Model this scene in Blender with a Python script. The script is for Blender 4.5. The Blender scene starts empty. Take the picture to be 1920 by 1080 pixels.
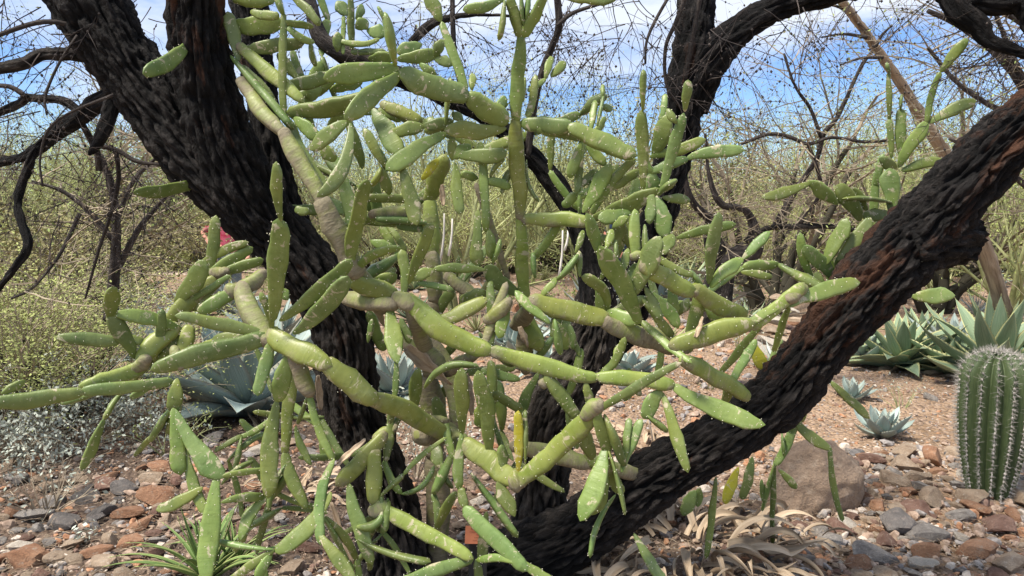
import bpy, math, random
import numpy as np
from mathutils import Vector, noise as mnoise
from math import sin, cos, pi, radians, sqrt, exp
random.seed(7); np.random.seed(7)
S = bpy.context.scene
C = S.collection
# ---------------------------------------------------------------- camera, sky, sun, exposure
CAMZ = 1.5; PITCH = radians(5.77); F = 1387.0
cam_d = bpy.data.cameras.new("camera"); cam = bpy.data.objects.new("camera", cam_d); C.objects.link(cam)
cam.location = (0, 0, CAMZ); cam.rotation_euler = (pi/2 - PITCH, 0, 0)
cam_d.sensor_width = 36; cam_d.lens = 36*F/1920.0; cam_d.clip_start = 0.05; cam_d.clip_end = 3000
S.camera = cam
SUN_EL, SUN_AZ = radians(60), radians(-118)      # azimuth from +Y towards +X
w = bpy.data.worlds.new("World"); S.world = w; w.use_nodes = True
nt = w.node_tree; nt.nodes.clear()
def wn(t, **k):
    n = nt.nodes.new(t)
    for a, b in k.items(): setattr(n, a, b)
    return n
out = wn('ShaderNodeOutputWorld'); bg1 = wn('ShaderNodeBackground'); bg2 = wn('ShaderNodeBackground'); mx = wn('ShaderNodeMixShader')
sky = wn('ShaderNodeTexSky', sky_type='NISHITA', sun_disc=False, sun_elevation=SUN_EL, sun_rotation=SUN_AZ)
sky.air_density = 1.0; sky.dust_density = 0.3; sky.ozone_density = 5.0; sky.altitude = 700
hsv = wn('ShaderNodeHueSaturation'); hsv.inputs['Saturation'].default_value = 1.12; hsv.inputs['Hue'].default_value = 0.510; hsv.inputs['Value'].default_value = 1.0
nt.links.new(sky.outputs[0], hsv.inputs['Color']); nt.links.new(hsv.outputs[0], bg1.inputs['Color'])
bg1.inputs['Strength'].default_value = 0.105
tc = wn('ShaderNodeTexCoord'); mp = wn('ShaderNodeMapping'); mp.inputs['Scale'].default_value = (1.0, 1.0, 3.4)
mp.inputs['Location'].default_value = (0.33, 0.1, 0.42)
nz = wn('ShaderNodeTexNoise'); nz.inputs['Scale'].default_value = 2.2; nz.inputs['Detail'].default_value = 9; nz.inputs['Roughness'].default_value = 0.62
sep = wn('ShaderNodeSeparateXYZ'); ad = wn('ShaderNodeMath', operation='MULTIPLY_ADD'); rp = wn('ShaderNodeValToRGB')
nt.links.new(tc.outputs['Generated'], mp.inputs[0]); nt.links.new(mp.outputs[0], nz.inputs['Vector'])
nt.links.new(tc.outputs['Generated'], sep.inputs[0])
mr = wn('ShaderNodeMapRange'); mr.inputs['From Min'].default_value = 0.06; mr.inputs['From Max'].default_value = 0.30
mr.inputs['To Min'].default_value = -0.04; mr.inputs['To Max'].default_value = 0.20
nt.links.new(sep.outputs['Z'], mr.inputs['Value'])
addn = wn('ShaderNodeMath', operation='ADD'); nt.links.new(nz.outputs[0], addn.inputs[0]); nt.links.new(mr.outputs[0], addn.inputs[1])
rp.color_ramp.elements[0].position = 0.53; rp.color_ramp.elements[1].position = 0.73
nt.links.new(addn.outputs[0], rp.inputs[0]); nt.links.new(rp.outputs[0], mx.inputs[0])
bg2.inputs['Color'].default_value = (0.80, 0.87, 1.0, 1); bg2.inputs['Strength'].default_value = 0.60
nt.links.new(bg1.outputs[0], mx.inputs[1]); nt.links.new(bg2.outputs[0], mx.inputs[2]); nt.links.new(mx.outputs[0], out.inputs[0])
sl = bpy.data.lights.new("sun", 'SUN'); sl.energy = 4.0; sl.angle = radians(10); sl.color = (1.0, 0.93, 0.82)
sun = bpy.data.objects.new("sun", sl); C.objects.link(sun)
sd = Vector((sin(SUN_AZ)*cos(SUN_EL), cos(SUN_AZ)*cos(SUN_EL), sin(SUN_EL)))
sun.rotation_euler = sd.to_track_quat('Z', 'Y').to_euler()
vs = S.view_settings; vs.view_transform = 'Standard'; vs.look = 'None'; vs.exposure = 0.95; vs.gamma = 1.0; vs.use_curve_mapping = False
S.render.engine = 'CYCLES'; S.cycles.max_bounces = 6; S.cycles.diffuse_bounces = 3

# ---------------------------------------------------------------- helpers
CP, SP = cos(PITCH), sin(PITCH)
def at(px, py, d):
    """point seen at pixel (px,py) of the 1920x1080 photograph, d metres ahead along +Y"""
    dx = (px-960)/F; dz = (540-py)/F
    ry = CP + dz*SP; rz = -SP + dz*CP
    k = d/ry
    return np.array([dx*k, d, CAMZ + rz*k])
def gz(x, y):
    v = 0.05*mnoise.noise((x*0.7, y*0.7, 3.1)) + 0.02*mnoise.noise((x*2.3, y*2.3, 7.7))
    if y > 8: v += 0.25*min(1, (y-8)/15)*mnoise.noise((x*0.15, y*0.15, 1.0))
    return v
def gat(px, py):
    """ground point under pixel"""
    dx = (px-960)/F; dz = (540-py)/F
    ry = CP + dz*SP; rz = -SP + dz*CP
    k = -CAMZ/min(rz, -0.004)
    for _ in range(4):
        k = (gz(dx*k, ry*k)-CAMZ)/min(rz, -0.004)
    return np.array([dx*k, ry*k, gz(dx*k, ry*k)])
def nrm(v):
    return v/(np.linalg.norm(v)+1e-12)
def mesh(name, V, Fc, mat, smooth=True, mats=None, fm=None, attr=None):
    me = bpy.data.meshes.new(name)
    V = np.asarray(V, dtype=np.float32).reshape(-1, 3)
    if isinstance(Fc, np.ndarray):
        nf, k = Fc.shape
        me.vertices.add(len(V)); me.vertices.foreach_set('co', V.ravel())
        me.loops.add(nf*k); me.loops.foreach_set('vertex_index', Fc.astype(np.int32).ravel())
        me.polygons.add(nf); me.polygons.foreach_set('loop_start', np.arange(0, nf*k, k, dtype=np.int32))
        me.update(calc_edges=True)
    else:
        me.from_pydata([tuple(map(float, v)) for v in V], [], [tuple(int(i) for i in f) for f in Fc])
    for m in (mats or [mat]): me.materials.append(m)
    if fm is not None: me.polygons.foreach_set('material_index', np.asarray(fm, dtype=np.int32))
    me.polygons.foreach_set('use_smooth', np.full(len(me.polygons), smooth))
    if attr is not None:
        for an, A in attr.items():
            a = me.attributes.new(an, 'FLOAT_VECTOR', 'POINT'); a.data.foreach_set('vector', np.asarray(A, dtype=np.float32).ravel())
    me.update()
    return me
def put(name, me, parent=None, loc=None, rot=None, scale=None):
    o = bpy.data.objects.new(name, me); C.objects.link(o)
    if parent is not None: o.parent = parent
    if loc is not None: o.location = tuple(map(float, loc))
    if rot is not None: o.rotation_euler = rot
    if scale is not None: o.scale = (scale,)*3 if isinstance(scale, (int, float)) else scale
    return o
def tag(o, label=None, cat=None, group=None, kind=None):
    if label: o['label'] = label
    if cat: o['category'] = cat
    if group: o['group'] = group
    if kind: o['kind'] = kind
    return o
def thing(name, label, cat, loc=(0, 0, 0), rz=0, group=None):
    o = put(name, None, None, loc, (0, 0, rz)); o.empty_display_size = 0.1
    return tag(o, label, cat, group)
def copy_tree(o, parent=None, depth=0):
    c = o.copy(); C.objects.link(c); c.parent = parent
    for ch in list(o.children): copy_tree(ch, c, depth+1)
    return c

class M:
    """tiny node-graph helper"""
    def __init__(s, name, rough=0.8, spec=0.3):
        s.m = bpy.data.materials.new(name); s.m.use_nodes = True; s.t = s.m.node_tree
        s.b = s.t.nodes['Principled BSDF']; s.b.inputs['Roughness'].default_value = rough
        s.b.inputs['Specular IOR Level'].default_value = spec
    def n(s, t, **k):
        n = s.t.nodes.new(t)
        for a, b in k.items(): setattr(n, a, b)
        return n
    def l(s, a, b): s.t.links.new(a, b)
    def obj(s): return s.n('ShaderNodeTexCoord').outputs['Object']
    def pos(s): return s.n('ShaderNodeNewGeometry').outputs['Position']
    def att(s, a): return s.n('ShaderNodeAttribute', attribute_name=a).outputs['Vector']
    def rnd(s): return s.n('ShaderNodeObjectInfo').outputs['Random']
    def xyz(s, v):
        n = s.n('ShaderNodeSeparateXYZ'); s.l(v, n.inputs[0]); return n.outputs
    def mp(s, v, sc=(1, 1, 1), off=None):
        n = s.n('ShaderNodeMapping'); s.l(v, n.inputs[0]); n.inputs['Scale'].default_value = sc
        if off is not None: s.l(off, n.inputs['Location'])
        return n.outputs[0]
    def noise(s, v, sc, det=4, ro=0.55, dist=0):
        n = s.n('ShaderNodeTexNoise'); s.l(v, n.inputs['Vector']); n.inputs['Scale'].default_value = sc
        n.inputs['Detail'].default_value = det; n.inputs['Roughness'].default_value = ro; n.inputs['Distortion'].default_value = dist
        return n.outputs[0]
    def vor(s, v, sc, feat='F1', out='Distance'):
        n = s.n('ShaderNodeTexVoronoi', feature=feat); s.l(v, n.inputs['Vector']); n.inputs['Scale'].default_value = sc
        return n.outputs[out]
    def ramp(s, f, *st):
        n = s.n('ShaderNodeValToRGB'); e = n.color_ramp.elements
        while len(e) < len(st): e.new(0.5)
        for i, (p, c) in enumerate(st):
            e[i].position = p; e[i].color = (c, c, c, 1) if isinstance(c, (int, float)) else (*c, 1)
        s.l(f, n.inputs[0]); return n.outputs[0]
    def mix(s, f, a, b, mode='MIX'):
        n = s.n('ShaderNodeMix', data_type='RGBA', blend_type=mode)
        for k, v in ((0, f), (6, a), (7, b)):
            if isinstance(v, (int, float)) and k == 0: n.inputs[k].default_value = v
            elif isinstance(v, tuple): n.inputs[k].default_value = (*v, 1)
            else: s.l(v, n.inputs[k])
        return n.outputs[2]
    def mth(s, op, a, b=0.0, clamp=False):
        n = s.n('ShaderNodeMath', operation=op, use_clamp=clamp)
        for k, v in ((0, a), (1, b)):
            if isinstance(v, (int, float)): n.inputs[k].default_value = v
            else: s.l(v, n.inputs[k])
        return n.outputs[0]
    def col(s, c):
        if isinstance(c, tuple): s.b.inputs['Base Color'].default_value = (*c, 1)
        else: s.l(c, s.b.inputs['Base Color'])
    def bump(s, h, st=0.5, d=0.01):
        n = s.n('ShaderNodeBump'); n.inputs['Strength'].default_value = st; n.inputs['Distance'].default_value = d
        s.l(h, n.inputs['Height']); s.l(n.outputs[0], s.b.inputs['Normal'])

# ---------------------------------------------------------------- materials
def mat_pad(name, c1, c2, cork=(0.215, 0.185, 0.12), corkamt=0.0):
    m = M(name, 0.46, 0.35)
    v = m.att('pc'); x = m.xyz(v); off = m.n('ShaderNodeCombineXYZ'); r = m.rnd()
    m.l(m.mth('MULTIPLY', r, 37.0), off.inputs[0]); m.l(m.mth('MULTIPLY', r, 91.0), off.inputs[1])
    flat = m.n('ShaderNodeCombineXYZ'); m.l(x[0], flat.inputs[0]); m.l(x[1], flat.inputs[1])
    p = m.mp(flat.outputs[0], (1, 1, 1), off.outputs[0])
    n1 = m.noise(p, 9, 4); base = m.mix(m.ramp(n1, (0.35, 0.0), (0.68, 1.0)), c1, c2)
    hv = m.n('ShaderNodeHueSaturation'); m.l(base, hv.inputs['Color'])
    m.l(m.mth('ADD', 0.485, m.mth('MULTIPLY', r, 0.03)), hv.inputs['Hue'])
    m.l(m.mth('ADD', 0.78, m.mth('MULTIPLY', r, 0.42)), hv.inputs['Value'])
    # pale waxy smears, corky scabs, tiny specks
    sm = m.ramp(m.noise(m.mp(p, (1.0, 0.35, 1)), 42, 6, 0.7), (0.52, 0.0), (0.74, 0.38))
    c = m.mix(sm, hv.outputs[0], (0.30, 0.36, 0.18))
    dkp = m.ramp(m.noise(p, 34, 5, 0.75), (0.30, 0.55), (0.46, 0.0)); c = m.mix(dkp, c, (0.06, 0.09, 0.02))
    yl = m.ramp(m.noise(p, 5, 3, 0.5), (0.5, 0.0), (0.75, 0.55)); c = m.mix(yl, c, (0.25, 0.27, 0.05))
    sc = m.ramp(m.noise(p, 26, 6, 0.7, 0.6), (0.585, 0.0), (0.64, 0.85))
    c = m.mix(sc, c, (0.42, 0.37, 0.25))
    # cork weight lives in the third component
    ck = m.mth('ADD', x[2], m.mth('MULTIPLY', m.mth('SUBTRACT', m.noise(p, 15, 6, 0.7), 0.5), 1.5))
    ck = m.ramp(ck, (0.34, 0.0), (0.74, 1.0))
    corkc = m.mix(m.ramp(m.noise(m.mp(p, (1, 3.0, 1)), 40, 6, 0.7), (0.3, 0.0), (0.7, 1.0)), tuple(q*0.62 for q in cork), tuple(q*1.25 for q in cork))
    c = m.mix(ck, c, corkc)
    m.col(c)
    h = m.mth('ADD', m.mth('MULTIPLY', m.noise(p, 90, 4), m.mth('ADD', 0.25, ck)), m.mth('MULTIPLY', m.noise(m.mp(p, (0.25, 2.2, 1)), 30, 3), 0.5))
    m.bump(h, 0.45, 0.006)
    m.l(m.mth('ADD', 0.42, m.mth('MULTIPLY', ck, 0.4)), m.b.inputs['Roughness'])
    m.b.inputs['Subsurface Weight'].default_value = 0.0
    return m.m
PAD = mat_pad('pad_skin_green', (0.102, 0.148, 0.030), (0.19, 0.238, 0.064))
PADB = mat_pad('pad_skin_blue_green', (0.092, 0.142, 0.036), (0.165, 0.218, 0.068))
PADO = mat_pad('pad_skin_old', (0.145, 0.182, 0.032), (0.245, 0.275, 0.072))
PADY = mat_pad('pad_skin_yellow', (0.42, 0.42, 0.03), (0.36, 0.33, 0.04))
m = M('areole_wool', 0.9); m.col((0.62, 0.60, 0.46)); AREO = m.m
def mat_bark(name, lo, mid, hi, brown, bfac=0.66):
    m = M(name, 0.85, 0.25); v = m.att('bk'); HX = m.xyz(m.att('hh')); hh = HX[0]
    st = m.mp(v, (1, 1, 0.16)); a = m.noise(st, 26, 7, 0.68, 0.5); b = m.noise(v, 3.2, 5, 0.6); f = m.noise(m.mp(v, (1, 1, 0.35)), 90, 5, 0.7)
    rel = m.mth('ADD', m.mth('MULTIPLY', m.mth('SUBTRACT', a, 0.5), 1.1), hh)
    c = m.mix(m.ramp(rel, (0.25, 0.0), (0.75, 1.0)), lo, mid)
    hf = m.mth('MULTIPLY', m.ramp(f, (0.50, 0.0), (0.68, 1.0)), m.ramp(m.mth('ADD', rel, m.mth('MULTIPLY', b, 0.6)), (0.70, 0.0), (1.0, 0.9)))
    c = m.mix(hf, c, hi)
    gm = m.mth('MULTIPLY', HX[2], m.ramp(m.mth('ADD', rel, m.mth('MULTIPLY', f, 0.5)), (0.40, 0.0), (0.95, 1.0)))
    c = m.mix(gm, c, (0.115, 0.098, 0.085))
    ch = m.ramp(m.mth('ADD', m.noise(m.mp(v, (1, 1, 0.3)), 6.5, 5, 0.7, 0.4), m.mth('MULTIPLY', HX[1], 0.108)), (bfac, 0.0), (bfac+0.08, 0.85))
    c = m.mix(ch, c, brown)
    m.col(c); m.bump(m.mth('ADD', m.mth('MULTIPLY', a, 1.4), m.mth('MULTIPLY', f, 0.7)), 1.0, 0.04)
    return m.m
BARK = mat_bark('charred_bark', (0.0020, 0.0018, 0.0019), (0.0115, 0.0098, 0.0094), (0.062, 0.053, 0.048), (0.085, 0.038, 0.021), 0.61)
BARKG = mat_bark('grey_bark', (0.008, 0.007, 0.006), (0.055, 0.045, 0.038), (0.17, 0.145, 0.125), (0.10, 0.06, 0.04), 0.70)
BARKL = mat_bark('smooth_twig_bark', (0.035, 0.028, 0.026), (0.10, 0.082, 0.072), (0.18, 0.16, 0.14), (0.08, 0.05, 0.04), 0.74)
BARKP = mat_bark('desert_tree_bark', (0.05, 0.045, 0.03), (0.16, 0.14, 0.09), (0.26, 0.22, 0.16), (0.10, 0.08, 0.05), 0.7)
m = M('exposed_wood', 0.75); v = m.att('bk')
m.col(m.ramp(m.noise(m.mp(v, (1, 1, 0.12)), 40, 5, 0.7), (0.35, (0.07, 0.030, 0.016)), (0.6, (0.20, 0.095, 0.05)), (0.75, (0.36, 0.20, 0.11))))
m.bump(m.noise(m.mp(v, (1, 1, 0.1)), 60, 5, 0.7), 0.8, 0.01); WOOD = m.m
def flat(name, c1, c2, sc=20, rough=0.8, spec=0.25, space='pos', trans=0.0):
    m = M(name, rough, spec); v = m.pos() if space == 'pos' else m.obj()
    c = m.mix(m.ramp(m.noise(v, sc, 4, 0.65), (0.35, 0.0), (0.65, 1.0)), c1, c2)
    hv = m.n('ShaderNodeHueSaturation'); m.l(c, hv.inputs['Color']); m.l(m.mth('ADD', 0.8, m.mth('MULTIPLY', m.rnd(), 0.4)), hv.inputs['Value'])
    m.col(hv.outputs[0])
    if trans:
        m.b.inputs['Transmission Weight'].default_value = 0.0
    return m.m
TWIG = flat('dark_twig', (0.018, 0.014, 0.013), (0.075, 0.060, 0.052), 9)
TWIGG = flat('green_twig', (0.20, 0.22, 0.085), (0.36, 0.37, 0.18), 3)
TWIGT = flat('tan_twig', (0.17, 0.135, 0.095), (0.34, 0.28, 0.20), 3)
LEAFY = flat('fine_yellow_green_leaf', (0.22, 0.26, 0.075), (0.40, 0.42, 0.16), 0.7)
LEAFG = flat('fine_green_leaf', (0.16, 0.21, 0.06), (0.36, 0.41, 0.15), 1.0)
LEAFB = flat('fine_brown_leaf', (0.19, 0.17, 0.07), (0.36, 0.33, 0.15), 1.0)
SILV = flat('silver_leaf', (0.30, 0.33, 0.27), (0.50, 0.53, 0.45), 12)
def mat_agave(name, c1, c2, edge):
    m = M(name, 0.55, 0.3); v = m.att('pc'); x = m.xyz(v)
    n = m.noise(m.mp(v, (1, 0.15, 1)), 26, 4, 0.6); c = m.mix(m.ramp(n, (0.3, 0.0), (0.7, 1.0)), c1, c2)
    c = m.mix(m.ramp(m.noise(v, 5, 5, 0.7), (0.60, 0.0), (0.72, 0.35)), c, (0.30, 0.24, 0.15))
    e = m.ramp(x[2], (0.72, 0.0), (0.9, 1.0)); c = m.mix(e, c, edge)
    hv = m.n('ShaderNodeHueSaturation'); m.l(c, hv.inputs['Color']); m.l(m.mth('ADD', 0.72, m.mth('MULTIPLY', m.rnd(), 0.5)), hv.inputs['Value'])
    m.col(hv.outputs[0]); m.bump(n, 0.3, 0.01); return m.m
AGB = mat_agave('agave_blue', (0.22, 0.29, 0.265), (0.37, 0.44, 0.405), (0.30, 0.30, 0.24))
AGG = mat_agave('agave_green', (0.12, 0.19, 0.11), (0.27, 0.34, 0.22), (0.42, 0.42, 0.20))
AGD = mat_agave('agave_dark', (0.05, 0.10, 0.06), (0.12, 0.18, 0.11), (0.14, 0.14, 0.08))
AGW = mat_agave('agave_pale', (0.42, 0.48, 0.44), (0.62, 0.66, 0.60), (0.55, 0.52, 0.4))
AGS = mat_agave('strap_leaf_green', (0.08, 0.15, 0.035), (0.19, 0.28, 0.08), (0.34, 0.38, 0.14))
AGY = mat_agave('yucca_leaf', (0.20, 0.22, 0.09), (0.34, 0.35, 0.17), (0.42, 0.38, 0.2))
DRY = mat_agave('dry_leaf', (0.27, 0.19, 0.12), (0.56, 0.45, 0.32), (0.42, 0.33, 0.23))
def mat_rock(name, c1, c2, c3):
    m = M(name, 0.9, 0.2); v = m.obj(); r = m.rnd(); off = m.n('ShaderNodeCombineXYZ'); m.l(m.mth('MULTIPLY', r, 50.0), off.inputs[2])
    p = m.mp(v, (1, 1, 1), off.outputs[0])
    c = m.mix(m.ramp(m.noise(p, 1.6, 6, 0.65, 0.4), (0.35, 0.0), (0.62, 1.0)), c1, c2)
    c = m.mix(m.ramp(m.noise(p, 3.6, 6, 0.7), (0.56, 0.0), (0.66, 0.8)), c, c3)
    c = m.mix(m.ramp(m.noise(p, 16, 4, 0.7), (0.25, 0.45), (0.6, 0.0)), c, (0.06, 0.05, 0.045))
    hv = m.n('ShaderNodeHueSaturation'); m.l(c, hv.inputs['Color']); m.l(m.mth('ADD', 0.8, m.mth('MULTIPLY', r, 0.4)), hv.inputs['Value'])
    m.col(hv.outputs[0]); m.bump(m.mth('ADD', m.noise(p, 6, 8, 0.7), m.mth('MULTIPLY', m.noise(p, 28, 5, 0.7), 0.5)), 0.7, 0.06); return m.m
ROCKS = {
 'tan': mat_rock('rock_tan', (0.33, 0.235, 0.16), (0.47, 0.36, 0.26), (0.56, 0.47, 0.37)),
 'grey': mat_rock('rock_grey', (0.21, 0.185, 0.165), (0.36, 0.325, 0.29), (0.50, 0.46, 0.41)),
 'dark slate': mat_rock('rock_slate', (0.115, 0.105, 0.10), (0.20, 0.18, 0.165), (0.28, 0.23, 0.20)),
 'rust orange': mat_rock('rock_rust', (0.30, 0.15, 0.085), (0.42, 0.24, 0.145), (0.44, 0.34, 0.26)),
 'reddish brown': mat_rock('rock_redbrown', (0.17, 0.09, 0.065), (0.27, 0.165, 0.125), (0.36, 0.26, 0.20)),
 'pale cream': mat_rock('rock_cream', (0.42, 0.36, 0.29), (0.55, 0.49, 0.41), (0.62, 0.58, 0.52)),
}
BOULD = mat_rock('boulder_skin', (0.31, 0.215, 0.145), (0.43, 0.31, 0.22), (0.52, 0.40, 0.30))
# ground
m = M('desert_ground', 0.95, 0.12); p = m.pos(); x = m.xyz(p)
c = m.mix(m.ramp(m.noise(p, 1.1, 6, 0.6), (0.40, 0.0), (0.62, 1.0)), (0.25, 0.165, 0.10), (0.40, 0.275, 0.18))
vc = m.vor(p, 42, 'F1', 'Color'); vx = m.n('ShaderNodeSeparateColor'); m.l(vc, vx.inputs[0])
c = m.mix(m.ramp(vx.outputs[0], (0.50, 0.0), (0.95, 0.75)), c, (0.42, 0.31, 0.235))
c = m.mix(m.ramp(vx.outputs[1], (0.62, 0.0), (0.98, 0.75)), c, (0.11, 0.08, 0.065))
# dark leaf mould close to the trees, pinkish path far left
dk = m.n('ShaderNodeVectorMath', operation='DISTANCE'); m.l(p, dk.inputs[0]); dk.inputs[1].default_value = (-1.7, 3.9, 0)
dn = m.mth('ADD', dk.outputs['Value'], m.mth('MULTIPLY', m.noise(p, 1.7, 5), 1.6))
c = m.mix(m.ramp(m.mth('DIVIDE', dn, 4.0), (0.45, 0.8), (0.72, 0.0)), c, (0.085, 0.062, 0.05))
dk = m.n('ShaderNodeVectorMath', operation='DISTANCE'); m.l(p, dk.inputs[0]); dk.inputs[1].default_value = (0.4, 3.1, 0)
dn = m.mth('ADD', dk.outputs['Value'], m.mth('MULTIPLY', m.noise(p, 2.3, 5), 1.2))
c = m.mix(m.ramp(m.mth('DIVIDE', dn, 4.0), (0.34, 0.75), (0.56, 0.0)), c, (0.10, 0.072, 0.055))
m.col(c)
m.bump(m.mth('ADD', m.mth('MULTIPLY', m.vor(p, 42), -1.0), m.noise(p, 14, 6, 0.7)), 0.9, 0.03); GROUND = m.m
m = M('pale_path', 0.95, 0.1); p = m.pos(); c = m.mix(m.noise(p, 25, 6, 0.7), (0.42, 0.31, 0.24), (0.60, 0.48, 0.40)); m.col(c); m.bump(m.noise(p, 60, 4), 0.4, 0.01); PATH = m.m

# ---------------------------------------------------------------- ground
def build_ground():
    xs = np.concatenate([[-900, -300, -100, -50, -30, -20], np.arange(-14, -5, 0.5), np.arange(-5, 5.01, 0.07), np.arange(5.5, 14.1, 0.5), [20, 30, 50, 100, 300, 900]])
    ys = np.concatenate([[-200, -40, -8, -2, 0.5], np.arange(1.6, 7.5, 0.07), np.arange(7.6, 24, 0.4), [28, 36, 50, 80, 140, 300, 700, 1400]])
    V = np.array([[x, y, gz(x, y) + (0.018*mnoise.noise((x*7, y*7, 0)) + 0.01*mnoise.noise((x*16, y*16, 5)) if 1.5 < y < 8 and abs(x) < 5 else 0)] for y in ys for x in xs])
    nx, ny = len(xs), len(ys)
    i = np.arange(nx-1)[None, :] + nx*np.arange(ny-1)[:, None]; i = i.ravel()
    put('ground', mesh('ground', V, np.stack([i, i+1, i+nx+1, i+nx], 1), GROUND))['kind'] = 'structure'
    def strip(name, pts, wd):
        V = []; 
        for (px, py) in pts:
            g = gat(px, py)
            for s in (-1, -0.5, 0, 0.5, 1):
                yy = g[1] + s*wd*(g[1]/14); V.append((g[0], yy, gz(g[0], yy)+0.012))
        n = len(pts); F4 = [[5*a+b, 5*a+5+b, 5*a+6+b, 5*a+b+1] for a in range(n-1) for b in range(4)]
        put(name, mesh(name, V, np.array(F4), PATH))['kind'] = 'structure'
    strip('path', [(-700+k*70, 520-(k*1.2)) for k in range(0, 24)] + [(980+k*70, 491-(k-24)*0.1) for k in range(0, 20)], 1.6)
build_ground()
# ---------------------------------------------------------------- twig and branch geometry
def prisms(segs, k=3):
    """segs: list of (p,q,r0,r1) -> open prisms, numpy"""
    P = np.array([s[0] for s in segs]); Q = np.array([s[1] for s in segs])
    r0 = np.array([s[2] for s in segs])[:, None]; r1 = np.array([s[3] for s in segs])[:, None]
    d = Q-P; d /= (np.linalg.norm(d, axis=1, keepdims=True)+1e-9)
    ref = np.where(np.abs(d[:, 2:3]) > 0.9, np.array([[1.0, 0, 0]]), np.array([[0, 0, 1.0]]))
    a = np.cross(d, ref); a /= (np.linalg.norm(a, axis=1, keepdims=True)+1e-9); b = np.cross(d, a)
    V = []
    for base, r in ((P, r0), (Q, r1)):
        for i in range(k):
            t = 2*pi*i/k; V.append(base + r*(a*cos(t)+b*sin(t)))
    V = np.stack(V, 1).reshape(-1, 3); n = len(segs)
    o = (np.arange(n)*2*k)[:, None]
    Fs = np.concatenate([o + np.array([[i, (i+1) % k, k+(i+1) % k, k+i]]) for i in range(k)], 0)
    return V, Fs
def diamonds(P, size, rs, asp=0.45, droop=None):
    n = len(P); P = np.asarray(P)
    d = rs.normal(size=(n, 3)); 
    if droop is not None: d = d*0.6 + np.array(droop)
    d /= np.linalg.norm(d, axis=1, keepdims=True)
    e = rs.normal(size=(n, 3)); s = np.cross(d, e); s /= (np.linalg.norm(s, axis=1, keepdims=True)+1e-9)
    L = (size*rs.uniform(0.5, 1.3, n))[:, None]
    V = np.stack([P, P+d*L*0.5+s*L*asp*0.5, P+d*L, P+d*L*0.5-s*L*asp*0.5], 1).reshape(-1, 3)
    return V, np.arange(4*n).reshape(-1, 4)
def octas(P, r, rs):
    n = len(P); P = np.asarray(P); R = (r*rs.uniform(0.6, 1.4, n))[:, None]
    D = np.array([[1, 0, 0], [-1, 0, 0], [0, 1, 0], [0, -1, 0], [0, 0, 1.2], [0, 0, -1.2]])
    V = (P[:, None, :] + D[None]*R[:, :, None]).reshape(-1, 3)
    f = np.array([[0, 2, 4], [2, 1, 4], [1, 3, 4], [3, 0, 4], [2, 0, 5], [1, 2, 5], [3, 1, 5], [0, 3, 5]])
    return V, (np.arange(n)[:, None, None]*6 + f[None]).reshape(-1, 3)
def merge(*VF):
    Vs = []; Fs = []; o = 0; fm = []
    for i, (V, Fc) in enumerate(VF):
        if len(V) == 0: continue
        Fc = np.asarray(Fc)
        if Fc.shape[1] == 3: Fc = np.concatenate([Fc, Fc[:, 2:3]], 1)
        Vs.append(V); Fs.append(Fc+o); o += len(V); fm += [i]*len(Fc)
    return np.concatenate(Vs), np.concatenate(Fs), fm
def mesh_mixed(name, parts, mats, smooth=False):
    """parts: list of (V,F) each with own material; triangles and quads may mix"""
    V = []; Fl = []; fm = []; o = 0
    for i, (v, f) in enumerate(parts):
        if len(v) == 0: continue
        V.append(np.asarray(v)); 
        f = np.asarray(f)+o; o += len(v)
        Fl.append(f); fm += [i]*len(f)
    V = np.concatenate(V).astype(np.float32)
    me = bpy.data.meshes.new(name); me.vertices.add(len(V)); me.vertices.foreach_set('co', V.ravel())
    li = np.concatenate([f.ravel() for f in Fl]).astype(np.int32)
    cnt = np.concatenate([np.full(len(f), f.shape[1]) for f in Fl]); st = np.concatenate([[0], np.cumsum(cnt)[:-1]]).astype(np.int32)
    me.loops.add(len(li)); me.loops.foreach_set('vertex_index', li)
    me.polygons.add(len(cnt)); me.polygons.foreach_set('loop_start', st)
    me.update(calc_edges=True)
    for m in mats: me.materials.append(m)
    me.polygons.foreach_set('material_index', np.array(fm, dtype=np.int32))
    me.polygons.foreach_set('use_smooth', np.full(len(cnt), smooth)); me.update()
    return me
def grow(out, tips, p, d, L, r, lv, R, c):
    n = max(2, int(L/c['step'])); st = L/n
    px, py, pz = p; dx, dy, dz = d
    for i in range(n):
        w = c['wig']
        dx += R.uniform(-w, w); dy += R.uniform(-w, w); dz += R.uniform(-w, w) - c['droop'][lv]
        k = 1/sqrt(dx*dx+dy*dy+dz*dz+1e-9); dx *= k; dy *= k; dz *= k
        q = (px+dx*st, py+dy*st, pz+dz*st)
        ra = r*(1-0.75*i/n); rb = r*(1-0.75*(i+1)/n)
        out.append(((px, py, pz), q, ra, rb))
        px, py, pz = q
        if lv > 0 and i >= c.get('first', 1):
            for _ in range(c['kids'][lv] if isinstance(c['kids'][lv], int) else (1 if R.random() < c['kids'][lv] else 0)):
                a = R.uniform(*c['ang']); t = R.uniform(0, 2*pi)
                # perpendicular
                ax, ay, az = R.gauss(0, 1), R.gauss(0, 1), R.gauss(0, 1)
                dt = ax*dx+ay*dy+az*dz; ax -= dt*dx; ay -= dt*dy; az -= dt*dz
                k = 1/sqrt(ax*ax+ay*ay+az*az+1e-9)
                ca, sa = cos(a), sin(a)
                nd = (dx*ca+ax*k*sa, dy*ca+ay*k*sa, dz*ca+az*k*sa)
                grow(out, tips, q, nd, L*c['ratio']*R.uniform(0.6, 1.15)*(1-0.35*i/n), max(rb*0.62, c['rmin']), lv-1, R, c)
        if lv <= c.get('leaflv', 0) : tips.append((px, py, pz))

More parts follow.
